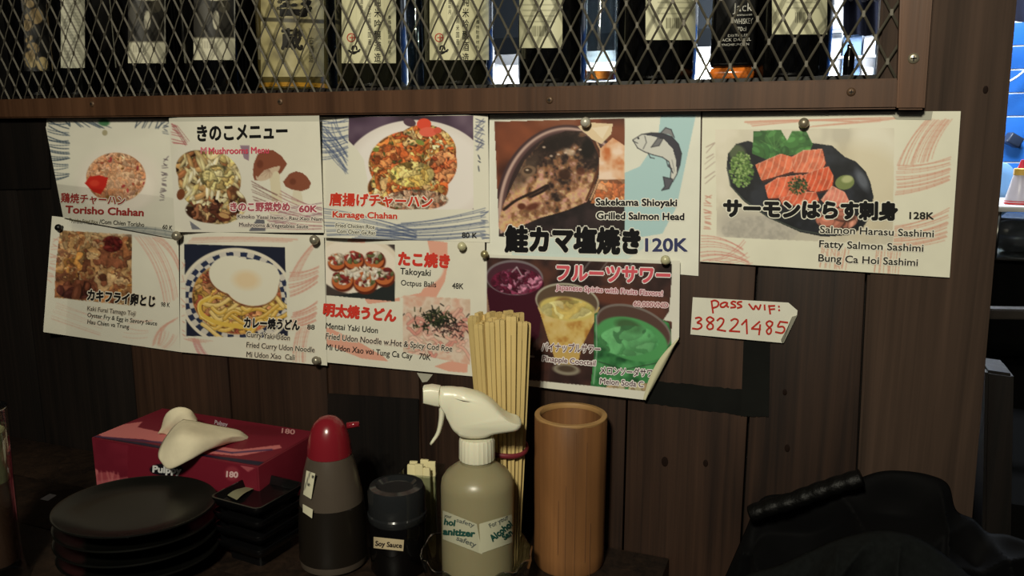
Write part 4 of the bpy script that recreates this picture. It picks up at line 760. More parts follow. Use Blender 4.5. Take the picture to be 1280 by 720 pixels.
# 8 takoyaki
def art(cv):
    cv.poly([(437, 296), (458, 296), (456, 304), (434, 302)], (222, 164, 144)); cv.poly([(534, 300), (559, 303), (560, 330), (556, 352), (545, 372), (500, 372), (500, 376), (460, 380), (456, 374), (490, 374), (526, 366), (536, 350), (540, 328)], (222, 164, 144)); cv.poly([(398, 408), (412, 410), (450, 428), (480, 446), (486, 452), (452, 448), (412, 432), (400, 432)], (222, 164, 144)); cv.poly([(543, 458), (560, 452), (585, 452), (584, 466), (560, 464)], (222, 164, 144)); cv.ell(519, 340, 36, 22, PAPER, -.2, 2)
    q = cv.pmask([(407, 302), (494, 306), (494, 377), (408, 369)]); cv.fill(q, (70, 60, 56)); cv.ell(446, 330, 56, 36, (222, 210, 192), .1, 2, 1, q); cv.ell(446, 334, 52, 34, (232, 222, 208), .1, 2, 1, q); cv.poly([(406, 370), (430, 368), (470, 362), (496, 350), (496, 380), (406, 380)], (40, 44, 44), 1, q)
    for x, y, r_ in ((421, 327, 11), (442, 325, 12), (468, 325, 12), (428, 350, 13), (456, 352, 14), (480, 345, 12)):
        cv.ell(x+1, y+2, r_*1.1, r_, (96, 40, 24), 0, 2, 1, q); cv.ell(x, y, r_, r_*.9, (190, 104, 58), 0, 1, 1, q); mm = cv.emask(x, y-3, r_, r_*.7)*q; cv.blobs(mm, 26, (1, 2.8), [(110, 36, 34), (150, 60, 50), (226, 214, 196), (196, 180, 160), (90, 96, 60)], seed=int(x), shade=.6)
    cv.blobs(cv.emask(455, 342, 26, 9)*q, 40, (1, 2.2), [(232, 222, 208), (214, 200, 180)], seed=71, shade=.7)
    q = cv.pmask([(504, 369), (588, 374), (588, 456), (504, 440)]); cv.mottle(q, [(206, 180, 160), (222, 204, 188), (214, 170, 150)], 12, 2)
    g = random.Random(9)
    for k in range(60):
        x, y = 508+g.random()*72, 392+g.random()*50; a = g.uniform(-.6, .8); L = g.uniform(8, 22); pts = [(x+L*t*cos(a), y+L*t*sin(a)+4*sin(t*4+k)) for t in np.linspace(0, 1, 6)]; col = g.choice([(224, 176, 160), (232, 196, 180), (214, 150, 138)]); cv.line(pts, 4.2, tuple(np.array(col)*.72), .8, q); cv.line(pts, 3, col, 1, q)
    for k in range(170): x, y = 547+g.gauss(0, 12), 398+g.gauss(0, 7); a = g.uniform(0, pi); cv.line([(x, y), (x+5*cos(a), y+5*sin(a))], 1.3, g.choice([(36, 44, 30), (56, 66, 40), (24, 26, 24)]), 1, q)
    for k in range(40): x, y = 566+g.gauss(0, 9), 412+g.gauss(0, 5); a = g.uniform(0, pi); cv.line([(x, y), (x+5*cos(a), y+4*sin(a))], 1.2, (60, 44, 44), 1, q)
S, sf, _ = sheet([(406, 297), (606, 303), (607, 472), (409, 453)], 'takoyaki and mentai udon menu sheet with red headings, left of the chopsticks', art, curl(.004, (.004, .5, .5, .1)))
c = (204, 60, 48); text('たこ焼き', (498, 331.5), (561, 335), 17, c, sf, S, .045, cjk=True); text('明太焼うどん', (404, 394.5), (494, 402.5), 15.5, c, sf, S, .045, cjk=True); c = (34, 33, 34)
text('Takoyaki', (500, 342.5), (538, 345), 8, c, sf, S, .012); text('Octpus Balls', (501, 356.5), (545, 359), 6.8, c, sf, S, .008); text('48K', (565, 360.5), (579, 361.3), 7, c, sf, S, .015)
text('Mentai Yaki Udon', (407, 410.5), (472, 416.5), 7.4, c, sf, S, .012); text('Fried Udon Noodle w.Hot & Spicy Cod Roe', (407, 423.5), (565, 439.5), 7.4, c, sf, S, .012, (222, 210, 196), .03); text('Mi Udon Xao voi Tung Ca Cay', (407.5, 437), (515, 448.5), 7.4, c, sf, S, .012); text('70K', (523.5, 448.5), (538, 450.5), 7.4, c, sf, S, .012); kids_local(S)
# 9 fruit sours
def art(cv):
    cv.fill(full(cv), (218, 216, 204)); q = cv.pmask([(609, 322), (840, 330), (839, 492), (609, 470)]); cv.mottle(q, [(38, 26, 26), (60, 40, 38), (92, 56, 46)], 26, 6); cv.ell(625, 385, 26, 20, (150, 116, 96), .2, 8, .9, q); cv.ell(780, 372, 50, 12, (106, 58, 44), .1, 6, .8, q)
    for x in (738, 760, 792): cv.line([(x, 326), (x-12, 342)], 2, (130, 124, 124), .6, q)
    for cx, cy, rx, ry, body, top in ((644, 358, 36, 30, None, None),):
        cv.poly([(608, 360), (680, 352), (674, 420), (655, 440), (618, 430)], (60, 16, 32), 1, q); cv.ell(643, 347, 36, 22, (120, 110, 116), .05, 1, 1, q); cv.ell(643, 348, 34, 20, (74, 40, 52), .05, 1, 1, q); mm = cv.emask(646, 352, 32, 16)*q; cv.mottle(mm, [(70, 14, 34), (130, 34, 66), (150, 50, 84)], 7, 2); cv.chunks(mm, 7, [(140, 60, 92), (96, 26, 52), (170, 110, 136), (84, 20, 44)], 81, .35, 1.5); cv.line([(640, 340), (646, 334), (652, 344)], 1.5, (190, 176, 186), .8)
    cv.poly([(669, 372), (750, 384), (728, 430), (722, 456), (696, 456), (684, 420)], (196, 164, 96), 1, q); cv.mottle(cv.pmask([(672, 384), (746, 396), (726, 436), (690, 430)])*q, [(176, 126, 60), (206, 176, 104), (214, 190, 130)], 10, 4); cv.ell(709, 377, 40, 23, (170, 166, 150), .12, 1, 1, q); cv.ell(709, 378, 38, 21.5, (92, 74, 60), .12, 1, 1, q); cv.ell(709, 386, 35, 15, (206, 188, 110), .12, 2, 1, q); cv.ell(706, 380, 12, 9, (120, 86, 54), .1, 4, .8, q); cv.chunks(cv.emask(709, 387, 33, 12)*q, 16, [(206, 192, 112), (196, 172, 98), (212, 204, 150)], 82, .12, 1.6, .7, grain=.05); cv.ell(708, 462, 17, 7, (140, 132, 116), .1, 2, 1, q); cv.ell(708, 461, 11, 4, (80, 66, 54), .1, 2, 1, q)
    m = cv.pmask([(743, 392), (760, 384), (800, 384), (836, 404), (842, 430), (832, 460), (815, 492), (738, 486), (742, 450)])*q; cv.mottle(m, [(30, 74, 44), (60, 128, 74), (84, 156, 98)], 16, 5)
    cv.ell(792, 410, 49, 27, (120, 110, 106), .35, 1, 1, q); cv.ell(792, 411, 47, 25, (84, 62, 56), .35, 1, 1, q); cv.ell(790, 424, 46, 26, (80, 152, 92), .3, 2, 1, q); cv.ell(790, 421, 24, 15, (120, 182, 128), .3, 8, .8, q); cv.ell(786, 408, 17, 8, (60, 84, 54), .3, 4, .8, q); cv.chunks(cv.emask(786, 426, 38, 19)*q, 20, [(84, 154, 98), (72, 142, 90), (106, 172, 118)], 84, .12, 1.6, .6, grain=.04); cv.line([(748, 452), (780, 462), (830, 452)], 1.4, (40, 60, 44), .7, q); cv.line([(745, 394), (746, 440), (742, 480)], 1.3, (170, 196, 176), .7, q)
    cv.blobs(cv.emask(790, 485, 34, 7)*q, 20, (2, 5), [(196, 186, 150), (150, 130, 100)], seed=86, shade=.8)
    cv.poly([(840, 341), (850, 341), (850, 404), (829, 400), (836, 390), (838, 372)], (216, 214, 204))
S, sf, pp = sheet([(606, 318), (850, 326), (848, 505), (606, 476)], 'glossy fruit sour drinks sheet with purple, yellow and green drinks and a turned-up corner', art, lambda u, v: .0085+.002*np.sin(u*pi)+.006*np.clip(u-.8, 0, 1)/.2*np.clip(v-.4, 0, 1), cuts=[((848, 424), (807, 501), (700, 400))])
# turned-up corner
bm = bmesh.new(); n = 14; prev = None
for i in range(n+1):
    t = i/n; a = np.array([848, 424])*(1-t)+np.array([807, 501])*t; w_ = 9*sin(pi*min(t*.9+.06, 1))+3*t; d = np.array([-.88, -.47]); row = []
    for k in range(6):
        s = k/5; ang = s*pi*.9; p = a+d*w_*s; o_ = float(sf(np.array(a[0]), np.array(a[1]))[1]); row.append(bm.verts.new(W(p[0]+1.4*sin(ang), p[1], -o_+.0005+.0035*sin(ang)+.001*s)))
    if prev:
        for k in range(5): bm.faces.new((prev[k], prev[k+1], row[k+1], row[k]))
    prev = row
from_bm('turned_corner', bm, mat('sheet_back', (206, 202, 170), .6), S)
c = (206, 88, 100); WH = (228, 222, 222); text('フルーツサワー', (696, 350), (837, 354), 19, c, sf, S, .035, WH, .04, cjk=True); text('Japanese Spirits with Fruits Flavors!', (695, 362), (828, 370), 6.4, (150, 50, 70), sf, S, .0, (222, 196, 204), .05); text('60,000VND', (792, 382.5), (835, 384.5), 6, (140, 56, 66), sf, S, .0, (222, 196, 200), .05)
text('パイナップルサワー', (677, 439), (750, 442), 11, (84, 40, 50), sf, S, .01, WH, .05, cjk=True); text('Pinapple Cooctail', (678, 451), (744, 457), 6.5, (90, 36, 48), sf, S, .01, WH, .05); text('メロンソーダサワ', (750, 467.5), (815, 471.5), 10, (60, 40, 50), sf, S, .01, WH, .05, cjk=True); text('Melon Soda C', (750, 479.5), (804, 484), 7, (70, 36, 52), sf, S, .01, WH, .05); text('ー', (661, 446), (668, 447), 2, (200, 196, 190), sf, S, .01, cjk=True); kids_local(S)
# wifi note
f = lambda u, v: .003+.003*np.sin(u*pi)
S, sf, pp = sheet([(866, 371.5), (998, 379), (992, 430), (863, 418)], 'small handwritten wifi password note in red pen on bare planks', lambda cv: None, f, 'note', (214, 213, 200), [((988, 379.5), (996.5, 387), (900, 400)), ((996.5, 394), (979, 429), (900, 400))], 'wifi_note')
L8 = lambda P: [(850+x/8, 360+y/8) for x, y in P]
ST = [[(315, 132), (330, 248)], [(312, 134), (350, 124), (384, 145), (374, 182), (328, 200)], [(472, 150), (445, 143), (408, 160), (408, 186), (438, 190), (466, 165)], [(472, 148), (470, 180), (484, 190)], [(556, 140), (530, 134), (512, 152), (545, 170), (552, 190), (508, 196)], [(616, 137), (585, 140), (574, 156), (606, 172), (614, 188), (574, 200)],
      [(690, 160), (735, 214), (756, 176), (786, 214), (806, 168)], [(845, 170), (848, 218)], [(890, 175), (902, 258)], [(886, 180), (946, 178)], [(896, 214), (946, 210)], [(988, 182), (990, 190)], [(990, 218), (993, 226)],
      [(155, 302), (192, 294), (214, 315), (172, 346), (206, 358), (216, 386), (180, 410), (126, 404)], [(334, 308), (298, 290), (266, 314), (290, 342), (326, 366), (326, 402), (290, 412), (270, 386), (298, 350), (334, 322), (334, 308)], [(372, 325), (404, 301), (436, 318), (422, 362), (374, 414)], [(374, 416), (455, 430)], [(510, 325), (546, 308), (580, 326), (560, 370), (496, 430)], [(496, 430), (596, 436)], [(618, 366), (664, 318)], [(664, 316), (670, 456)],
      [(796, 336), (720, 402)], [(716, 408), (804, 412)], [(802, 368), (790, 466)], [(925, 345), (895, 330), (864, 350), (876, 378), (910, 410), (906, 448), (882, 460), (866, 430), (890, 400), (920, 370), (925, 345)], [(1076, 346), (1002, 336)], [(1000, 338), (978, 386), (1028, 386), (1046, 416), (1018, 450), (956, 440)]]
strokes('handwriting', [L8(s) for s in ST], 2.2, (178, 46, 36), sf, S)
bm = bmesh.new(); q = [sf(np.array(x), np.array(y), l) for x, y, l in ((996.5, 394, .0005), (979, 429, .0005), (976, 425, .005), (984, 410, .006), (990, 396, .004))]; bm.faces.new([bm.verts.new(p) for p in q]); from_bm('torn_edge', bm, mat('note_back', (176, 174, 158), .6), S, False)
kids_local(S)

# ---------------------------------------------------------------- push pins and bits of tape
def pin(px, py, r, off, rgb, label, metal=.55, rough=.35):
    p = W(px, py, off); k = r/1000*depth(p); o_ = lathe_bm([(0, .0), (k*.5, .0), (k*.42, k*.5), (k*.8, k*.7), (k, k*1.1), (k*.92, k*1.6), (k*.6, k*2.0), (0, k*2.15)], 24)
    for v in o_.verts: v.co = Vector((v.co.x, -v.co.z, v.co.y))
    o = from_bm('push_pin', o_, mat('pin_%d_%d' % (rgb[0], rgb[2]), rgb, rough, metal=metal)); o.location = p; tag(o, label, 'push pin', 'push pins holding the menu sheets'); return o
pin(734, 153, 6.5, .0046, (196, 192, 176), 'pearly white push pin at the top of the salmon head sheet', .3)
pin(1005, 154, 6.5, .0046, (150, 140, 120), 'steel push pin at the top of the salmon sashimi sheet')
pin(78, 284, 4.5, .0065, (12, 12, 12), 'black push pin at the corner of the oyster sheet', 0)
pin(226, 294, 6, .012, (150, 144, 128), 'dull steel push pin between the mushroom and curry udon sheets')
pin(397, 299, 6, .011, (150, 144, 128), 'steel push pin at the upper right corner of the curry udon sheet')
pin(399, 449, 5.5, .009, (150, 144, 128), 'steel push pin at the lower right corner of the curry udon sheet')
pin(608, 317, 5, .0105, (160, 150, 110), 'brassy push pin at the top left corner of the drinks sheet')
pin(833, 324, 6, .0105, (190, 186, 150), 'pale translucent push pin at the top right of the drinks sheet', .1)
pin(580, 307, 5.5, .0085, (190, 160, 150), 'pinkish clear push pin at the top right of the takoyaki sheet', .0)
def tapebit(px4, off, label):
    u, v, X, Y = quad_px(px4, 6, 4); o = grid_mesh('tape_piece', W(X, Y, off), None, mat('grey_tape', (168, 166, 152), .35)); tag(o, label, 'tape')
tapebit([(981, 135), (1036, 136), (1036, 144), (981, 142)], .0062, 'piece of clear tape at the middle top of the salmon sashimi sheet')
tapebit([(1112, 140), (1166, 139), (1164, 150), (1120, 149)], .0064, 'grey tape piece at the top right of the salmon sashimi sheet')
tapebit([(521, 466), (541, 468), (534, 477), (528, 478)], .0012, 'torn scrap of clear tape under the takoyaki sheet')

# ---------------------------------------------------------------- things on the counter
def kit(name, px, pyf, rpx, label, cat, group=None, tpush=0):
    """Empty standing on the counter: front of its foot seen at (px, pyf), foot half-width rpx pixels"""
    P = T(px, pyf, ZC); r = rpx/1000*depth(P); aw = (P-CAMP)[:2]; aw = aw/np.linalg.norm(aw); c = np.array([P[0]+aw[0]*(r+tpush), P[1]+aw[1]*(r+tpush), ZC])
    return empty(name, tuple(c), PSI, label, cat, group), c
def prof_px(c, rows, px=None):
    out = []
    for py, hwp in rows:
        z = zat(c, py, px); t = depth((c[0], c[1], z)); out.append((hwp/1000*t, z-c[2]))
    return out
# bamboo cup
cu, c = kit('bamboo_cup', 711, 722, 44, 'tall empty bamboo cup on the counter, right of the chopsticks', 'cup'); c[1] = min(c[1], -.052); cu.location = c
R1 = 45.5/1000*depth((c[0], c[1], c[2]+.2)); ztop = zat(c, 518.5, 714)-ZC; R0 = R1*.99
bm = bmesh.new(); seg = 64; prof = [(R0*.97, 0), (R0, .003), (R0*1.005, .02), (R0*.998, .05), (R1*1.0, .12), (R1, ztop-.001), (R1*.985, ztop), (R1*.86, ztop+.0005), (R1*.845, ztop-.001), (R1*.84, .012), (0, .012)]
lathe_bm(prof, seg, bm)
for v in bm.verts:
    a = math.atan2(v.co.y, v.co.x); k = 1+.004*sin(3*a+1)+.0015*sin(7*a); v.co.x *= k; v.co.y *= k
    if v.co.z > ztop-.01: v.co.z += .0004*sin(5*a)+.0004*sin(11*a+2)
from_bm('tube', bm, wood('bamboo', (92, 62, 37), (142, 98, 59), .5, .5), cu, True, 50)
lathe('rim', [(R1*.995, ztop-.0022), (R1*1.0, ztop+.0004), (R1*.985, ztop+.0014), (R1*.86, ztop+.0016), (R1*.838, ztop), (R1*.838, ztop-.004)], mat('cut_bamboo', (158, 122, 76), .6, noise=.2), cu, 64)
bm = bmesh.new()
for a, z0, z1 in ((-1.5, .0, ztop*.97), (-1.2, .02, ztop*.9), (-1.75, 0, .12), (-1.95, .03, .1), (-1.05, .0, .07)):
    x, y = R1*1.006*cos(a), R1*1.006*sin(a); bm_box(bm, (x-.0003, y-.0004, z0), (x+.0003, y+.001, z1))
from_bm('crack', bm, mat('crack_dark', (104, 70, 42), .7), cu, False)
# cut glass bowl
P = T(596, 690, ZC+.045); c = np.array([P[0], min(P[1], -.088), ZC]); bowl = empty('glass_bowl', tuple(c), PSI, 'cut glass bowl holding the spray bottle and chopsticks', 'bowl'); rb = 69.5/1000*depth((c[0], c[1], ZC+.045)); rb = min(rb, .069)
bm = lathe_bm([(0, 0), (rb*.72, 0), (rb*.78, .004), (rb*.93, .022), (rb, .047), (rb*.975, .0495), (rb*.95, .047), (rb*.9, .024), (rb*.80, .0105), (rb*.78, .009), (0, .009)], 72)
for v in bm.verts:
    a = math.atan2(v.co.y, v.co.x); q = math.hypot(v.co.x, v.co.y)
    if v.co.z > .04: v.co.z += .0025*cos(12*a)
    if q > rb*.8 and .003 < v.co.z: k = 1+.022*cos(12*a+v.co.z*90)*(1 if q > rb*.9 else .5); v.co.x *= k; v.co.y *= k
from_bm('bowl_glass', bm, CUTGL, bowl); bc = c
# spray bottle
zb = .0105
fwd = np.array([-sin(PSI), cos(PSI), 0]); rt = np.array([cos(PSI), sin(PSI), 0]); sc_ = bc+fwd*(-.012)+rt*0
# centre it under photo column 597
t0 = np.dot(sc_-CAMP, fwd)/np.dot(ray(597, 660), fwd); pc = CAMP+ray(597, 660)*t0; sc_ = np.array([pc[0], pc[1], ZC+zb]); sb = empty('spray_bottle', tuple(sc_), PSI, 'white trigger spray bottle with a wraparound sanitizer label', 'spray bottle')
zz = lambda py: zat(sc_, py, 597)-sc_[2]
wp = lambda py, hwp: hwp/1000*depth((sc_[0], sc_[1], sc_[2]+zz(py)))
rB = wp(660, 45)
MILK = mat('milky_plastic', (160, 151, 118), .32, trans=.3, spec=.5, noise=.05, nscale=10, sss=.15)
lathe('body', [(0, .0015), (rB*.7, .0015), (rB*.85, 0), (rB*.98, .004), (rB, .010), (rB, zz(606)), (rB*.97, zz(598)), (rB*.86, zz(590)), (rB*.62, zz(582)), (wp(578, 21), zz(577)), (wp(572, 20), zz(571)), (wp(566, 19), zz(560))], MILK, sb, 64)
bm = bmesh.new(); seg = 48; r1 = wp(560, 21.5); zs = [zz(573), zz(571.5), zz(549), zz(546)]; rr = []
for z, k in zip(zs, (1, 1.02, 1, .94)): rr.append([bm.verts.new(((r1*k+(.0006 if i % 2 else 0))*cos(2*pi*i/seg), (r1*k+(.0006 if i % 2 else 0))*sin(2*pi*i/seg), z)) for i in range(seg)])
for a, b in zip(rr, rr[1:]):
    for i in range(seg): bm.faces.new((a[i], a[(i+1) % seg], b[(i+1) % seg], b[i]))
bm.faces.new(rr[-1]); WPL = mat('white_plastic', (222, 219, 196), .3, spec=.5, sss=.1); from_bm('collar', bm, WPL, sb, True, 25)
pxm = depth((sc_[0], sc_[1], sc_[2]+zz(510)))/1000
def side(pts, hw, name, m, soft=.004, seg=3):
    """a side profile given in photo pixels, extruded across the bottle's axis and rounded"""
    bm = bmesh.new(); L_ = [((x-596)*pxm, zz(y+4-max(0, y-530)*.1)) for x, y in pts]; n = len(L_); cx = sum(p[0] for p in L_)/n; cz_ = sum(p[1] for p in L_)/n; rows = []
    for s, k in ((-1, .72), (-.86, .9), (-.5, .985), (0, 1), (.5, .985), (.86, .9), (1, .72)):
        rows.append([bm.verts.new((cx+(x-cx)*(1-(1-k)*.35*min(1, abs(z-cz_)/.01+.35)) if 1 else x, s*(hw(x) if callable(hw) else hw), cz_+(z-cz_)*k)) for x, z in L_])
    for a, b in zip(rows, rows[1:]):
        for i in range(n): bm.faces.new((a[i], a[(i+1) % n], b[(i+1) % n], b[i]))
    bm.faces.new(rows[0][::-1]); bm.faces.new(rows[-1]); return from_bm(name, bm, m, sb, True, 60)
hd = smooth_path([(551, 480), (566, 480), (584, 483), (602, 488), (617, 498), (629, 511), (641, 519), (652, 523), (648, 531), (634, 534), (618, 537), (606, 542), (590, 543), (578, 541), (568, 534), (562, 524), (557, 511), (552, 503), (549, 496), (549, 487)], 3)[:-1]
side(hd, lambda x: .0155 if x > -.02 else .0115, 'head', WPL)
side([(530, 479), (540, 477.5), (551, 479.5), (551, 503), (545, 502), (530, 498)], .0105, 'nozzle', WPL)
tr = smooth_path([(553, 500), (553, 512), (551, 526), (547, 539), (538, 552)], 4); tp_ = [((p[0]-596)*pxm, 0, zz(p[1]+3)) for p in tr]
n = len(tp_); from_bm('trigger', tube_bm(tp_, [.0045-.0028*abs(i/(n-1)) for i in range(n)], 12, 1.7, (0, 1, 0)), WPL, sb)
from_bm('dip_tube', tube_bm([(0.004, 0, zz(575)), (.01, 0, .02)], .002, 8), mat('dip_tube', (190, 186, 150), .4), sb)
cs_ = cyl_surf(sc_, rB+.0005); cv = Canvas(548, 625, 645, 705, (176, 175, 152)); cv.fill(((cv.X > 598)).astype(float), (186, 185, 160))
lbs = [printed('label', [(553.5, 638), (596, 655), (603, 693), (553.5, 674)], cv, cs_, sb, 1.2), printed('label', [(599, 655), (640, 643), (640.5, 678), (601, 692)], cv, cs_, sb, 1.2)]
for o in lbs: o.matrix_parent_inverse.identity()
DT, GR = (30, 74, 66), (90, 96, 92); fs = lambda X, Y, l=0: cs_(X, Y, l)
text('your', (555, 646), (564, 648), 4, GR, fs, lbs[0], .01); text('safety', (570, 652), (592, 659), 5, GR, fs, lbs[0], .01); text('hol', (555, 655.5), (568, 657.5), 7.5, DT, fs, lbs[0], .04); text('anitizer', (553.8, 668), (593, 671), 8, DT, fs, lbs[0], .05); text('safety', (570, 675), (594, 684), 6, GR, fs, lbs[0], .02)
text('For your', (613, 660), (636, 648), 5.5, GR, fs, lbs[1], .02); text('Alcohol', (616, 677), (641, 657), 8, DT, fs, lbs[1], .05); text('San', (631, 675), (641, 667), 7, DT, fs, lbs[1], .05)
kids = []
for l in lbs:
    local([l], sb)
    for ch in [x for x in COL.objects if x.parent == l]: local([ch], sb)
# chopsticks bundle, each pair its own thing; gathered by a band
top = T(624, 399, 0); ctr_t = None
cb_ = bc+fwd*.038+rt*.029           # foot of the bundle in the bowl
def px_at(pt, z):                    # helper: room point with the bundle's distance at photo px, given height
    return pt
zt = zat(cb_, 397, 622); zbnd = zat(cb_, 561, 640)
def colx(px, py, base):              # room point at photo (px,py) in the upright plane through base facing the camera
    d = ray(px, py); t = np.dot(np.asarray(base)-CAMP, fwd)/np.dot(d, fwd); return CAMP+d*t
tc_ = colx(624, 398, cb_); mc_ = colx(634, 561, cb_); bt_ = colx(631, 700, cb_); bt_[2] = ZC+.0098
CH = mat('chopstick_wood', (200, 176, 118), .6, noise=.12, nscale=30, stretch=(1, 1, .1), spec=.25)
bm = bmesh.new(); w1, w2, d1 = .0058, .0040, .0028
for s in (-1, 1):
    vs = []
    for z, w, d in ((0, .0018, .0018), (.6, w1*.8, d1*.9), (.985, w1, d1), (1, w1*.96, d1*.85)):
        xa, xb = (.0003 if z > .3 else .0006)*s, w*s; vs.append([bm.verts.new(p) for p in ((xa, -d, z), (xb, -d, z), (xb, d, z), (xa, d, z))])
    for a, b in zip(vs, vs[1:]):
        for i in range(4): bm.faces.new((a[i], a[(i+1) % 4], b[(i+1) % 4], b[i]))
    bm.faces.new(vs[0]); bm.faces.new(vs[-1])
    bm_box(bm, (-.0004, -d1*.8, .93), (.0004, d1*.8, .998))
me_c = None; spots = []
for ring, (n, q) in enumerate(((1, 0), (5, .36), (9, .68), (14, .98))):
    for i in range(n): spots.append((q*cos(2*pi*i/n+ring), q*sin(2*pi*i/n+ring)))
RT = 38/1000*depth(tc_); RM = .0215; RBt = .0165
for i, (a, b) in enumerate(spots):
    tpz = tc_+rt*(a*RT*.9)+fwd*(b*.021)+np.array([0, 0, random.uniform(-.007, .007)])+rt*random.uniform(-.002, .002); md = rt*(a*RM*.9)+fwd*(b*.016)+mc_; bt2 = bt_+rt*(a*RBt)+fwd*(b*.013)
    bt2[2] = ZC+.0100; L_ = np.linalg.norm(tpz-bt2); d = Vector(tpz-bt2).normalized()
    if me_c is None: o = from_bm('chopsticks', bm, CH, None, False); me_c = o.data
    else: o = mesh_obj('chopsticks', me_c, None, None, False)
    z_ = d; x_ = Vector(rt*cos(i*.5*.3)+fwd*sin(i*.15)); y_ = z_.cross(x_).normalized(); x_ = y_.cross(z_).normalized()
    mtx = M_((x_, y_, z_)).transposed().to_4x4(); mtx.translation = Vector(bt2); sc4 = M_.Diagonal((1, 1, L_, 1)); o.matrix_world = mtx @ sc4
    tag(o, 'pair of pale disposable wooden chopsticks in the banded bundle behind the spray bottle', 'chopsticks', 'disposable chopsticks in the bundle')
bpts = []
k_ = (mc_[2]-bt_[2])/(tc_[2]-bt_[2]); bcx = bt_+(tc_-bt_)*k_; rbx = RBt+(RT*.9-RBt)*k_+.006; rby = .013+(.021-.013)*k_+.0052
for i in range(33):
    a = 2*pi*i/32; bpts.append(bcx+rt*(rbx*cos(a))+fwd*(rby*sin(a))+np.array([0, 0, .003*sin(a*2)+.002*cos(a)]))
bandc = from_bm('rubber_band', tube_bm(bpts, .0022, 8, 1.5), mat('maroon_rubber', (110, 34, 44), .5)); tag(bandc, 'maroon rubber band tied round the chopsticks', 'rubber band')

# soy sauce squeeze bottle
so, c = kit('sauce_bottle', 419, 722, 40, 'squeeze bottle of dark sauce with a red domed cap', 'sauce bottle'); q = 419
pr = prof_px(c, [(567, 27), (573, 29), (585, 32.5), (600, 35.5), (620, 39), (650, 41.5), (690, 42)], q)[::-1]; rmx = pr[0][0]
body = [(0, 0), (rmx*.85, 0), (rmx*.97, .004), (rmx, .012)]+pr
lathe('body', body, mat('smoky_plastic', (92, 82, 72), .3, trans=.35, spec=.4, noise=.12, nscale=20), so, 56)
zl = zat(c, 624, q)-ZC; liq = [(0, .002), (rmx*.8, .002), (rmx*.95, .006), (rmx*.975, .014)]+[(r_*.985, z) for r_, z in pr if z < zl]+[(39.2/1000*depth((c[0], c[1], ZC+zl))*.985, zl), (0, zl+.0003)]
lathe('sauce', [(r_*1.02 if r_ else 0, z) for r_, z in liq], mat('dark_sauce', (26, 22, 18), .3), so, 56)
lathe('cap', prof_px(c, [(568, 26.5), (566.5, 27.5), (556, 26.5), (546, 25), (536, 22), (528, 17.5), (522, 10.5), (519, 0)], q), mat('red_cap', (118, 26, 36), .22, spec=.6), so, 48)
P0 = colx(434, 532, c); P1 = colx(449, 530, c); from_bm('spout', tube_bm([P0, P1], [.0042, .0034], 14), MATS['red_cap'], so); sp = [o for o in COL.objects if o.name.startswith('spout')][0]; local([sp], so)
cys = cyl_surf(c, rmx*.955); cv = Canvas(370, 570, 400, 660, (206, 202, 176)); cv.line([(388, 590), (380, 612)], 1.2, (60, 60, 60)); cv.line([(384, 586), (392, 590)], 1, (60, 60, 60)); cv.ell(391, 596, 1.5, 2, (50, 50, 50)); cv.ell(386, 606, 1.5, 2, (50, 50, 50))
l1 = printed('label', [(383, 588), (394, 592), (389, 624), (379, 618)], cv, cyl_surf(c, rmx*.93), so, 1.2); l2 = printed('label', [(378.5, 630), (391, 637), (390, 648), (378.5, 640)], cv, cyl_surf(c, rmx*1.03), so, 1.2); local([l1, l2], so)
# soy jar
ja, c = kit('soy_jar', 499, 728, 34, 'small glass jar of soy sauce with a dark clear lid and a name label', 'jar'); q = 499
rj = 34.5/1000*depth((c[0], c[1], ZC+.06)); zl0 = zat(c, 644, 500)-ZC; zl1 = zat(c, 606, 500)-ZC
lathe('jar_glass', [(0, 0), (rj*.9, 0), (rj, .005), (rj, zl0-.004), (rj*.93, zl0)], mat('soy_filled_glass', (9, 8, 8), .08, spec=.6), ja)
rl_ = 37/1000*depth((c[0], c[1], ZC+.09)); lathe('lid', [(rl_*.95, zl0-.003), (rl_, zl0), (rl_, zl0+.006), (rl_*.96, zl0+.008), (rl_*.97, zl1-.006), (rl_*.9, zl1), (rl_*.7, zl1+.0015), (rl_*.55, zl1-.003), (0, zl1-.004)], mat('smoky_lid', (42, 44, 46), .12, trans=.4, spec=.7), ja)
js = cyl_surf(c, rj+.0005); cv = Canvas(460, 665, 510, 695, (188, 172, 140)); lj = printed('label', [(467, 671), (505, 675), (504, 689), (467, 685)], cv, js, ja, 1.5); text('Soy Sauce', (469, 682), (502, 685), 6, (40, 32, 30), lambda X, Y, l=0: js(X, Y, l), lj, .03)
local([lj]+[x for x in COL.objects if x.parent == lj], ja)
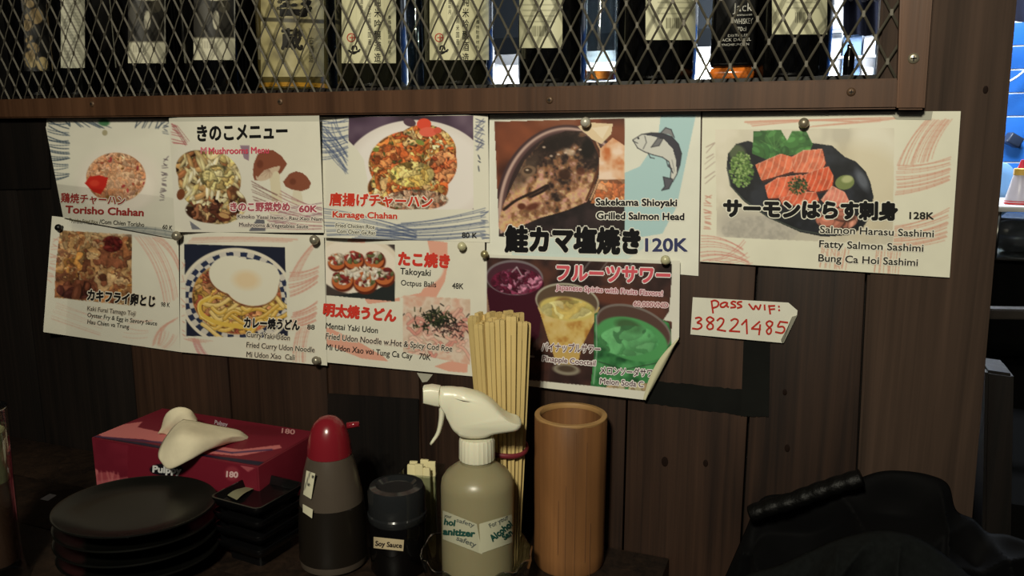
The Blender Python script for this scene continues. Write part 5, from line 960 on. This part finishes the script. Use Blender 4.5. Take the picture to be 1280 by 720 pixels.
# acrylic holder with packets
hc = T(528, 632, ZC+.045); hc = np.array([hc[0], min(hc[1], -.035), ZC]); ho = empty('acrylic_holder', tuple(hc), PSI*.5, 'clear acrylic box holding cream paper packets, behind the soy jar', 'holder'); hz = zat(hc, 586, 528)-ZC; ww = .026
AC = thin_glass('acrylic', (228, 232, 230))
for lo, hi in (((-ww, -.0225, 0), (ww, -.020, hz)), ((-ww, .020, 0), (ww, .0225, hz)), ((-ww, -.0198, 0), (-ww+.0025, .0198, hz)), ((ww-.0025, -.0198, 0), (ww, .0198, hz))): box('side_wall', lo, hi, AC, ho, .0005)
box('bottom', (-ww+.003, -.0195, 0), (ww-.003, .0195, .0025), AC, ho, 0)
pm = mat('cream_packet', (216, 206, 160), .6, noise=.08)
for i in range(6):
    cx_, cy_ = -.0125+.0125*(i % 3)+random.uniform(-.0008, .0008), -.011+.017*(i//3); h = hz+.004+random.uniform(-.004, .009)+(.005 if i > 2 else 0)
    bm = bmesh.new(); bm_box(bm, (-.0054, -.0024, 0), (.0054, .0024, h-.003), .0008); o = from_bm('sugar_packet', bm, pm)
    mm = M_.Rotation(PSI*.5, 4, 'Z'); o.location = Vector(hc)+mm @ Vector((cx_, cy_, .003)); o.rotation_euler = (random.uniform(-.03, .03), random.uniform(-.04, .04), PSI*.5+random.uniform(-.1, .1)); tag(o, 'cream paper packet standing in the clear acrylic box', 'packet', 'paper packets in the acrylic box')
# black tray behind sauce bottle
# tissue box
hb = .108; zt_ = ZC+hb; Lc, Bc, Rc, Fc = [T(x, y, zt_) for x, y in ((104, 547), (205, 513), (395, 537), (333, 583))]
yb_ = min(-.012, (Bc[1]+Rc[1])/2); yf = (Lc[1]+Fc[1])/2; x0_, x1_ = (Lc[0]+Bc[0])/2, (Fc[0]+Rc[0])/2
dlt = max(0, yb_-yf-.16)
tb = empty('tissue_box', ((x0_+x1_)/2, (yf+yb_)/2, ZC), 0, 'red and pink tissue box behind the stacked black plates', 'tissue box'); hx, hy = (x1_-x0_)/2, (yb_-yf)/2
print('tissue box', hx*2, hy*2, yf, yb_)
bm = bmesh.new(); bm_box(bm, (-hx, -hy, 0), (hx, hy, hb), .0015); from_bm('carton', bm, mat('crimson_card', (104, 24, 38), .45, noise=.12), tb, True, 30)
def toloc(o): local([o], tb)
cv = Canvas(100, 500, 400, 700, (112, 26, 42)); g = random.Random(3)
cv.poly([(120, 541), (150, 531), (178, 527), (172, 534), (200, 540), (260, 556), (300, 562), (350, 556), (352, 560), (300, 570), (250, 566), (180, 549), (128, 546)], (196, 112, 112)); cv.line([(106, 547), (180, 556), (250, 570), (330, 580)], 5, (30, 26, 48)); cv.line([(112, 545), (200, 553), (290, 566), (340, 562)], 2.2, (60, 40, 80), .8); cv.ell(322, 538, 40, 6, (90, 18, 30), .1, 3, .6)
ts = plane_surf((0, 0, zt_+.0006), (0, 0, 1)); ttop = [(x0_+.002, yb_-.002), (x1_-.002, yb_-.002), (x1_-.002, yf+.002), (x0_+.002, yf+.002)]
def proj(p): d = np.asarray(p)-CAMP; t = d@F; return 640+1000*(d@R)/t, 360-1000*(d@U)/t
o = printed('top_print', [proj((x, y, zt_+.0006)) for x, y in ttop], cv, ts, tb, 1.3); fT = lambda X, Y, l=0: ts(X, Y, l)
text('Pulppy', (268, 530), (284, 533), 5, (190, 170, 180), fT, o, .03); text('180', (352, 541), (368, 543), 6, (196, 140, 140), fT, o, .03)
for x in [o]+[k for k in COL.objects if k.parent == o]: toloc(x)
cv = Canvas(100, 540, 400, 700, (108, 24, 40)); cv.mottle(cv.pmask([(100, 540), (160, 540), (160, 700), (100, 700)]), [(96, 20, 36), (122, 34, 50)], 30, 2); cv.poly([(104, 602), (112, 592), (135, 590), (150, 594), (150, 620), (104, 620)], (176, 84, 90), .7); cv.ell(118, 590, 5, 4, (190, 104, 106)); cv.hatch((108, 590), (148, 590), (108, 604), (148, 602), 9, (190, 108, 108), 2, .6); cv.ell(208, 587, 21, 8, (16, 14, 22)); cv.poly([(104, 604), (160, 596), (160, 640), (104, 640)], (190, 110, 112), .5)
cv.ell(290, 592, 9, 9, (150, 60, 70), 0, 3, .6); cv.poly([(300, 582), (330, 578), (310, 590)], (190, 110, 112), .6)
fs_ = plane_surf((0, yf-.0006, 0), (0, -1, 0)); o = printed('front_print', [proj((x0_+.002, yf-.0006, zt_-.002)), proj((x1_-.002, yf-.0006, zt_-.002)), proj((x1_-.002, yf-.0006, ZC+.01)), proj((x0_+.002, yf-.0006, ZC+.01))], cv, fs_, tb, 1.3); fF = lambda X, Y, l=0: fs_(X, Y, l)
text('Pulppy', (191, 590), (226, 592), 8, (206, 206, 206), fF, o, .05); text('180', (283, 596), (297, 597), 7, (206, 170, 170), fF, o, .05)
for x in [o]+[k for k in COL.objects if k.parent == o]: toloc(x)
# tissue: two folded lobes standing out of the slot
def sheet3(rows, name, parent, m, thick=.0006, nu=24):
    G = np.array([smooth_path([colx(*p[:2], tis_c+fwd*p[2]) for p in r], 6) for r in rows]); G2 = np.array([smooth_path(list(G[:, i]), 6) for i in range(G.shape[1])]).transpose(1, 0, 2)
    o = grid_mesh(name, G2, None, m, parent); sd = o.modifiers.new('s', 'SOLIDIFY'); sd.thickness = thick; return o
tis_c = T(235, 552, zt_); tis_c = np.array([tis_c[0], (yf+yb_)/2, zt_]); TI = mat('tissue_paper', (214, 204, 176), .85, bump=.3, nscale=80, noise=.05)
ti = empty('tissue', (tis_c[0], tis_c[1], zt_+.0008), 0, 'crumpled white tissue pulled out of the red box', 'tissue')
sheet3([[(200, 540, .01), (207, 518, -.005), (222, 509, -.005), (238, 512, .0), (247, 524, .01)], [(197, 542, .0), (212, 528, -.014), (224, 518, -.012), (236, 520, -.008), (247, 528, 0)], [(206, 543, -.004), (216, 538, -.01), (226, 534, -.01), (236, 534, -.01), (246, 536, -.004)], [(214, 548, -.004), (222, 547, -.006), (230, 547, -.006), (238, 547, -.006), (246, 547, -.004)]], 'back_lobe', ti, TI)
sheet3([[(229, 524, -.02), (243, 526, -.024), (262, 530, -.022), (284, 534, -.018), (300, 538, -.014), (312, 547, -.01)], [(216, 534, -.038), (234, 530, -.046), (258, 536, -.046), (282, 541, -.042), (300, 544, -.03), (312, 549, -.014)], [(201, 556, -.070), (222, 546, -.088), (246, 548, -.088), (272, 550, -.066), (292, 548, -.04), (309, 549, -.02)], [(198, 572, -.088), (212, 584, -.100), (238, 574, -.098), (262, 562, -.078), (284, 555, -.044), (304, 551, -.022)], [(206, 581, -.082), (214, 582, -.088), (238, 570, -.084), (258, 559, -.064), (276, 553, -.034), (292, 550, -.014)], [(204, 566, -.066), (216, 574, -.072), (234, 564, -.07), (250, 555, -.05), (264, 549, -.026), (276, 547, -.01)]], 'front_lobe', ti, TI)
for x in [k for k in COL.objects if k.parent == ti]: local([x], ti)
# round plates
ht = .082; pcn = T(170, 629, ZC+ht); rp = 98/1000*depth(pcn); BP = mat('black_glaze', (16, 16, 14), .28, spec=.35, noise=.35, nscale=18)
def plate_me(r):
    bm = lathe_bm([(0, .004), (r*.5, .004), (r*.55, 0), (r*.58, 0), (r*.62, .004), (r*.8, .0065), (r*.97, .0115), (r, .014), (r*.995, .016), (r*.96, .0155), (r*.9, .011), (r*.6, .0075), (0, .0068)], 72)
    return bm
first = None; step = .0172; nP = 4; z0 = ZC
names = ['bottom black round plate of the stack beside the beer glass', 'second black round plate from the bottom of the stack', 'third black round plate, just under the top one', 'topmost black round plate with brushed grey swirl']
step = (ht-.0085)/4
for i in range(4):
    if first is None: o = from_bm('round_plate', plate_me(rp), BP, None, True, 60); first = o
    else: o = first.copy(); COL.objects.link(o)
    o.location = (pcn[0]+random.uniform(-.002, .002), pcn[1]+random.uniform(-.002, .002), ZC+i*step); o.rotation_euler = (0, 0, PSI-.1); tag(o, names[i], 'plate', 'black round plates in a stack')
    if i < 3: pass
# between plates: the step is bridged by each plate's foot and well; make a taller foot ring
for v in first.data.vertices:
    if v.co.z < .0035 and math.hypot(v.co.x, v.co.y) > rp*.52: v.co.z = .0
zz0 = step-.0075
for v in first.data.vertices:
    if v.co.z > .0001 or math.hypot(v.co.x, v.co.y) < rp*.52: v.co.z += max(zz0, 0)
    v.co.y *= .87
# square dishes
dh = .086; q4 = [T(x, y, ZC+dh) for x, y in ((261, 621), (323.5, 637), (380, 604), (322, 589))]; dc = sum(q4)/4
ex_ = (q4[1]-q4[0]+q4[2]-q4[3])/2; ang = math.atan2(ex_[1], ex_[0]); a_ = np.linalg.norm(ex_)/2; ey_ = (q4[3]-q4[0]+q4[2]-q4[1])/2; b_ = np.linalg.norm(ey_)/2
print('dish', a_, b_, math.degrees(ang), dc)
def rrect(a, b, r, n=6):
    P = []
    for sx, sy, st in ((1, 1, 0), (-1, 1, pi/2), (-1, -1, pi), (1, -1, 1.5*pi)):
        for k in range(n+1): t = st+k/n*pi/2; P.append((sx*(a-r)+r*cos(t), sy*(b-r)+r*sin(t)))
    return P
def dish_bm(a, b, h):
    bm = bmesh.new(); rows = []
    for s, z in ((.60, h*.45), (.60, 0), (.66, 0), (.7, h*.45), (.9, h*.6), (1, h*.93), (1, h), (.95, h), (.86, h*.68), (.3, h*.6)): rows.append([bm.verts.new((x, y, z)) for x, y in rrect(a*s, b*s, min(a, b)*.22*s)])
    for p, q in zip(rows, rows[1:]):
        n = len(p)
        for i in range(n): bm.faces.new((p[i], p[(i+1) % n], q[(i+1) % n], q[i]))
    bm.faces.new(rows[0]); bm.faces.new(rows[-1]); return bm
first2 = None; nm = ['bottom square black dish of the stack left of the sauce bottle', 'second square black dish from the bottom of its stack', 'third square black dish, just under the top one', 'topmost square black dish with a strip of paper in it']
hD = .030; st2 = (dh-hD)/3
BD = mat('black_dish_glaze', (12, 12, 13), .2, spec=.5)
for i in range(4):
    if first2 is None: o = from_bm('square_dish', dish_bm(a_, b_, hD), BD, None, True, 50); first2 = o
    else: o = first2.copy(); COL.objects.link(o)
    o.location = (dc[0], dc[1], ZC+i*st2); o.rotation_euler = (0, 0, ang); tag(o, nm[i], 'dish', 'square black dishes in a stack')
px_ = plane_surf((0, 0, ZC+dh-.008), (0, 0, 1)); u, v, X, Y = quad_px([(274, 614), (302, 604), (322, 606), (296, 625)], 12, 8); Pp = px_(X, Y); Pp[..., 2] += .0015*np.sin(u*5)
tag(grid_mesh('paper_strip', Pp, None, mat('khaki_paper', (120, 118, 92), .7)), 'grey-green paper strip lying in the top square dish', 'paper strip')
# beer glass
bg, c = kit('beer_glass', -2, 745, 38, 'half-seen beer glass with foam clinging inside, at the left edge', 'glass'); q = -4
zr_ = zat(c, 512, q)-ZC; r0 = 36/1000*depth((c[0], c[1], ZC+zr_)); rm = 31.5/1000*depth((c[0], c[1], ZC+.1)); rbt = 36/1000*depth(c)
lathe('glass_wall', [(0, 0), (rbt*.95, 0), (rbt, .004), (rm*1.02, .03), (rm, .06), (rm*1.03, zr_*.6), (r0, zr_-.001), (r0*.98, zr_+.0008), (r0*.955, zr_-.001), (rm*.96, zr_*.6), (rm*.93, .06), (rm*.93, .026), (0, .022)], CLEAR, bg)
zf0, zf1 = zat(c, 602, q)-ZC, zat(c, 545, q)-ZC
lathe('beer', [(0, .0265), (rm*.915, .0285), (rm*.915, .06), (rm*.935, zf0), (0, zf0)], mat('brown_beer', (92, 62, 48), .35, noise=.15), bg)
lathe('foam', [(rm*.93, zf0+.0005), (rm*.955, zf0+.01), (rm*.965, zf1), (rm*.93, zf1+.004), (rm*.9, zf1-.004), (rm*.85, zf0+.0006)], mat('foam', (150, 143, 100), .8, noise=.45, nscale=70, bump=.6), bg)
o = grid_mesh('paper_scrap', T(*quad_px([(50, 624), (62, 617), (71, 619), (60, 626)], 4, 4)[2:], ZC+.0009), None, mat('scrap', (150, 150, 160), .6)); tag(o, 'tiny scrap of white paper on the counter between beer glass and tissue box', 'paper scrap')

# ---------------------------------------------------------------- coats on the bench
zbench = .56
bx0 = float(W(880, 700)[0]); be = empty('bench', (.12, -.25, 0), 0, 'dark wooden bench under the coats', 'bench')
box('seat', (bx0, -.50, zbench-.035), (.75, -.008, zbench), DARKW, be); 
for x in (bx0+.04, .70):
    for y in (-.46, -.05): box('leg', (x-.02, y-.02, 0.0), (x+.02, y+.02, zbench-.036), DARKW, be)
kids_local(be)
def heap(outline, yb, yf, z1, name, m, seed, amp=.014, nu=150, nv=70, fold=((9, 1.3), (17, -2.1))):
    g = np.random.default_rng(seed); pts = np.array(smooth_path(outline, 10)); d = np.r_[0, np.cumsum(np.hypot(*np.diff(pts, axis=0).T))]; s = np.linspace(0, d[-1], nu); X = np.interp(s, d, pts[:, 0]); Y = np.interp(s, d, pts[:, 1])
    Ptop = W(X, Y, -yb); v = np.linspace(0, 1, nv)[:, None]; u = np.linspace(0, 1, nu)[None, :]
    x = Ptop[None, :, 0]+.02*np.sin(v*3+u*5); zt = np.maximum(Ptop[None, :, 2], z1+.012); y = yb+(yf-yb)*(v**.75)*(.8+.2*np.sin(u*pi)); z = z1+(zt-z1)*(1-v**2.1)
    for f, ph in fold:
        w = np.abs(np.sin(u*f+v*ph*2+np.sin(u*4+seed)*1.2+ph)); e = amp*(.5-w**.6)*np.minimum(v*5, 1)*np.minimum((1-v)*4, 1); y = y-e*1.1; z = z+e*.8
    z = np.maximum(z, z1+.001)
    back = np.stack([Ptop[:, 0], np.full(nu, yb+.004), np.full(nu, z1+.001)], -1)[None]; P = np.concatenate([back, np.stack([x+0*y, y+0*x, z], -1)], 0)
    return grid_mesh(name, P, None, m)
CF = mat('black_coat_cloth', (3, 3, 4), .85, spec=.15, noise=.3, nscale=50, bump=.2); CG = mat('charcoal_cloth', (14, 16, 16), .95, spec=.1, noise=.3, nscale=200, bump=.3)
co = empty('black_coat', (.12, -.15, zbench), 0, 'black puffy coat with a glossy collar heaped on the bench against the post', 'coat')
heap([(900, 735), (918, 665), (932, 622), (960, 614), (1000, 612), (1035, 600), (1075, 587), (1110, 586), (1150, 592), (1180, 605), (1198, 638), (1226, 650), (1250, 668), (1282, 672), (1330, 690), (1400, 730)], -.05, -.24, zbench, 'shell', CF, 2, .034, fold=((9, 1.3), (17, -2.1), (5, 2.6)))
colp = smooth_path([(938, 638), (962, 630), (990, 622), (1020, 611), (1050, 601), (1077, 593)], 10); n = len(colp)
from_bm('collar', tube_bm([W(p[0], p[1]+4, .078) for p in colp], [.0105+.0012*abs(sin(i*.45)) for i in range(n)], 16, .8), mat('glossy_nylon', (4, 4, 4), .5, spec=.22, bump=.8, nscale=140), co)
for o_ in [o for o in COL.objects if o.name == 'shell']: o_.parent = co
kids_local(co)
o = heap([(880, 780), (905, 722), (950, 700), (985, 682), (1020, 668), (1070, 660), (1120, 664), (1170, 680), (1215, 704), (1260, 735), (1300, 760)], -.26, -.42, zbench, 'charcoal_jacket', CG, 5, .016, fold=((5, .8), (11, -1.2), (7, 2))); tag(o, 'charcoal grey jacket folded in front of the black coat', 'jacket')
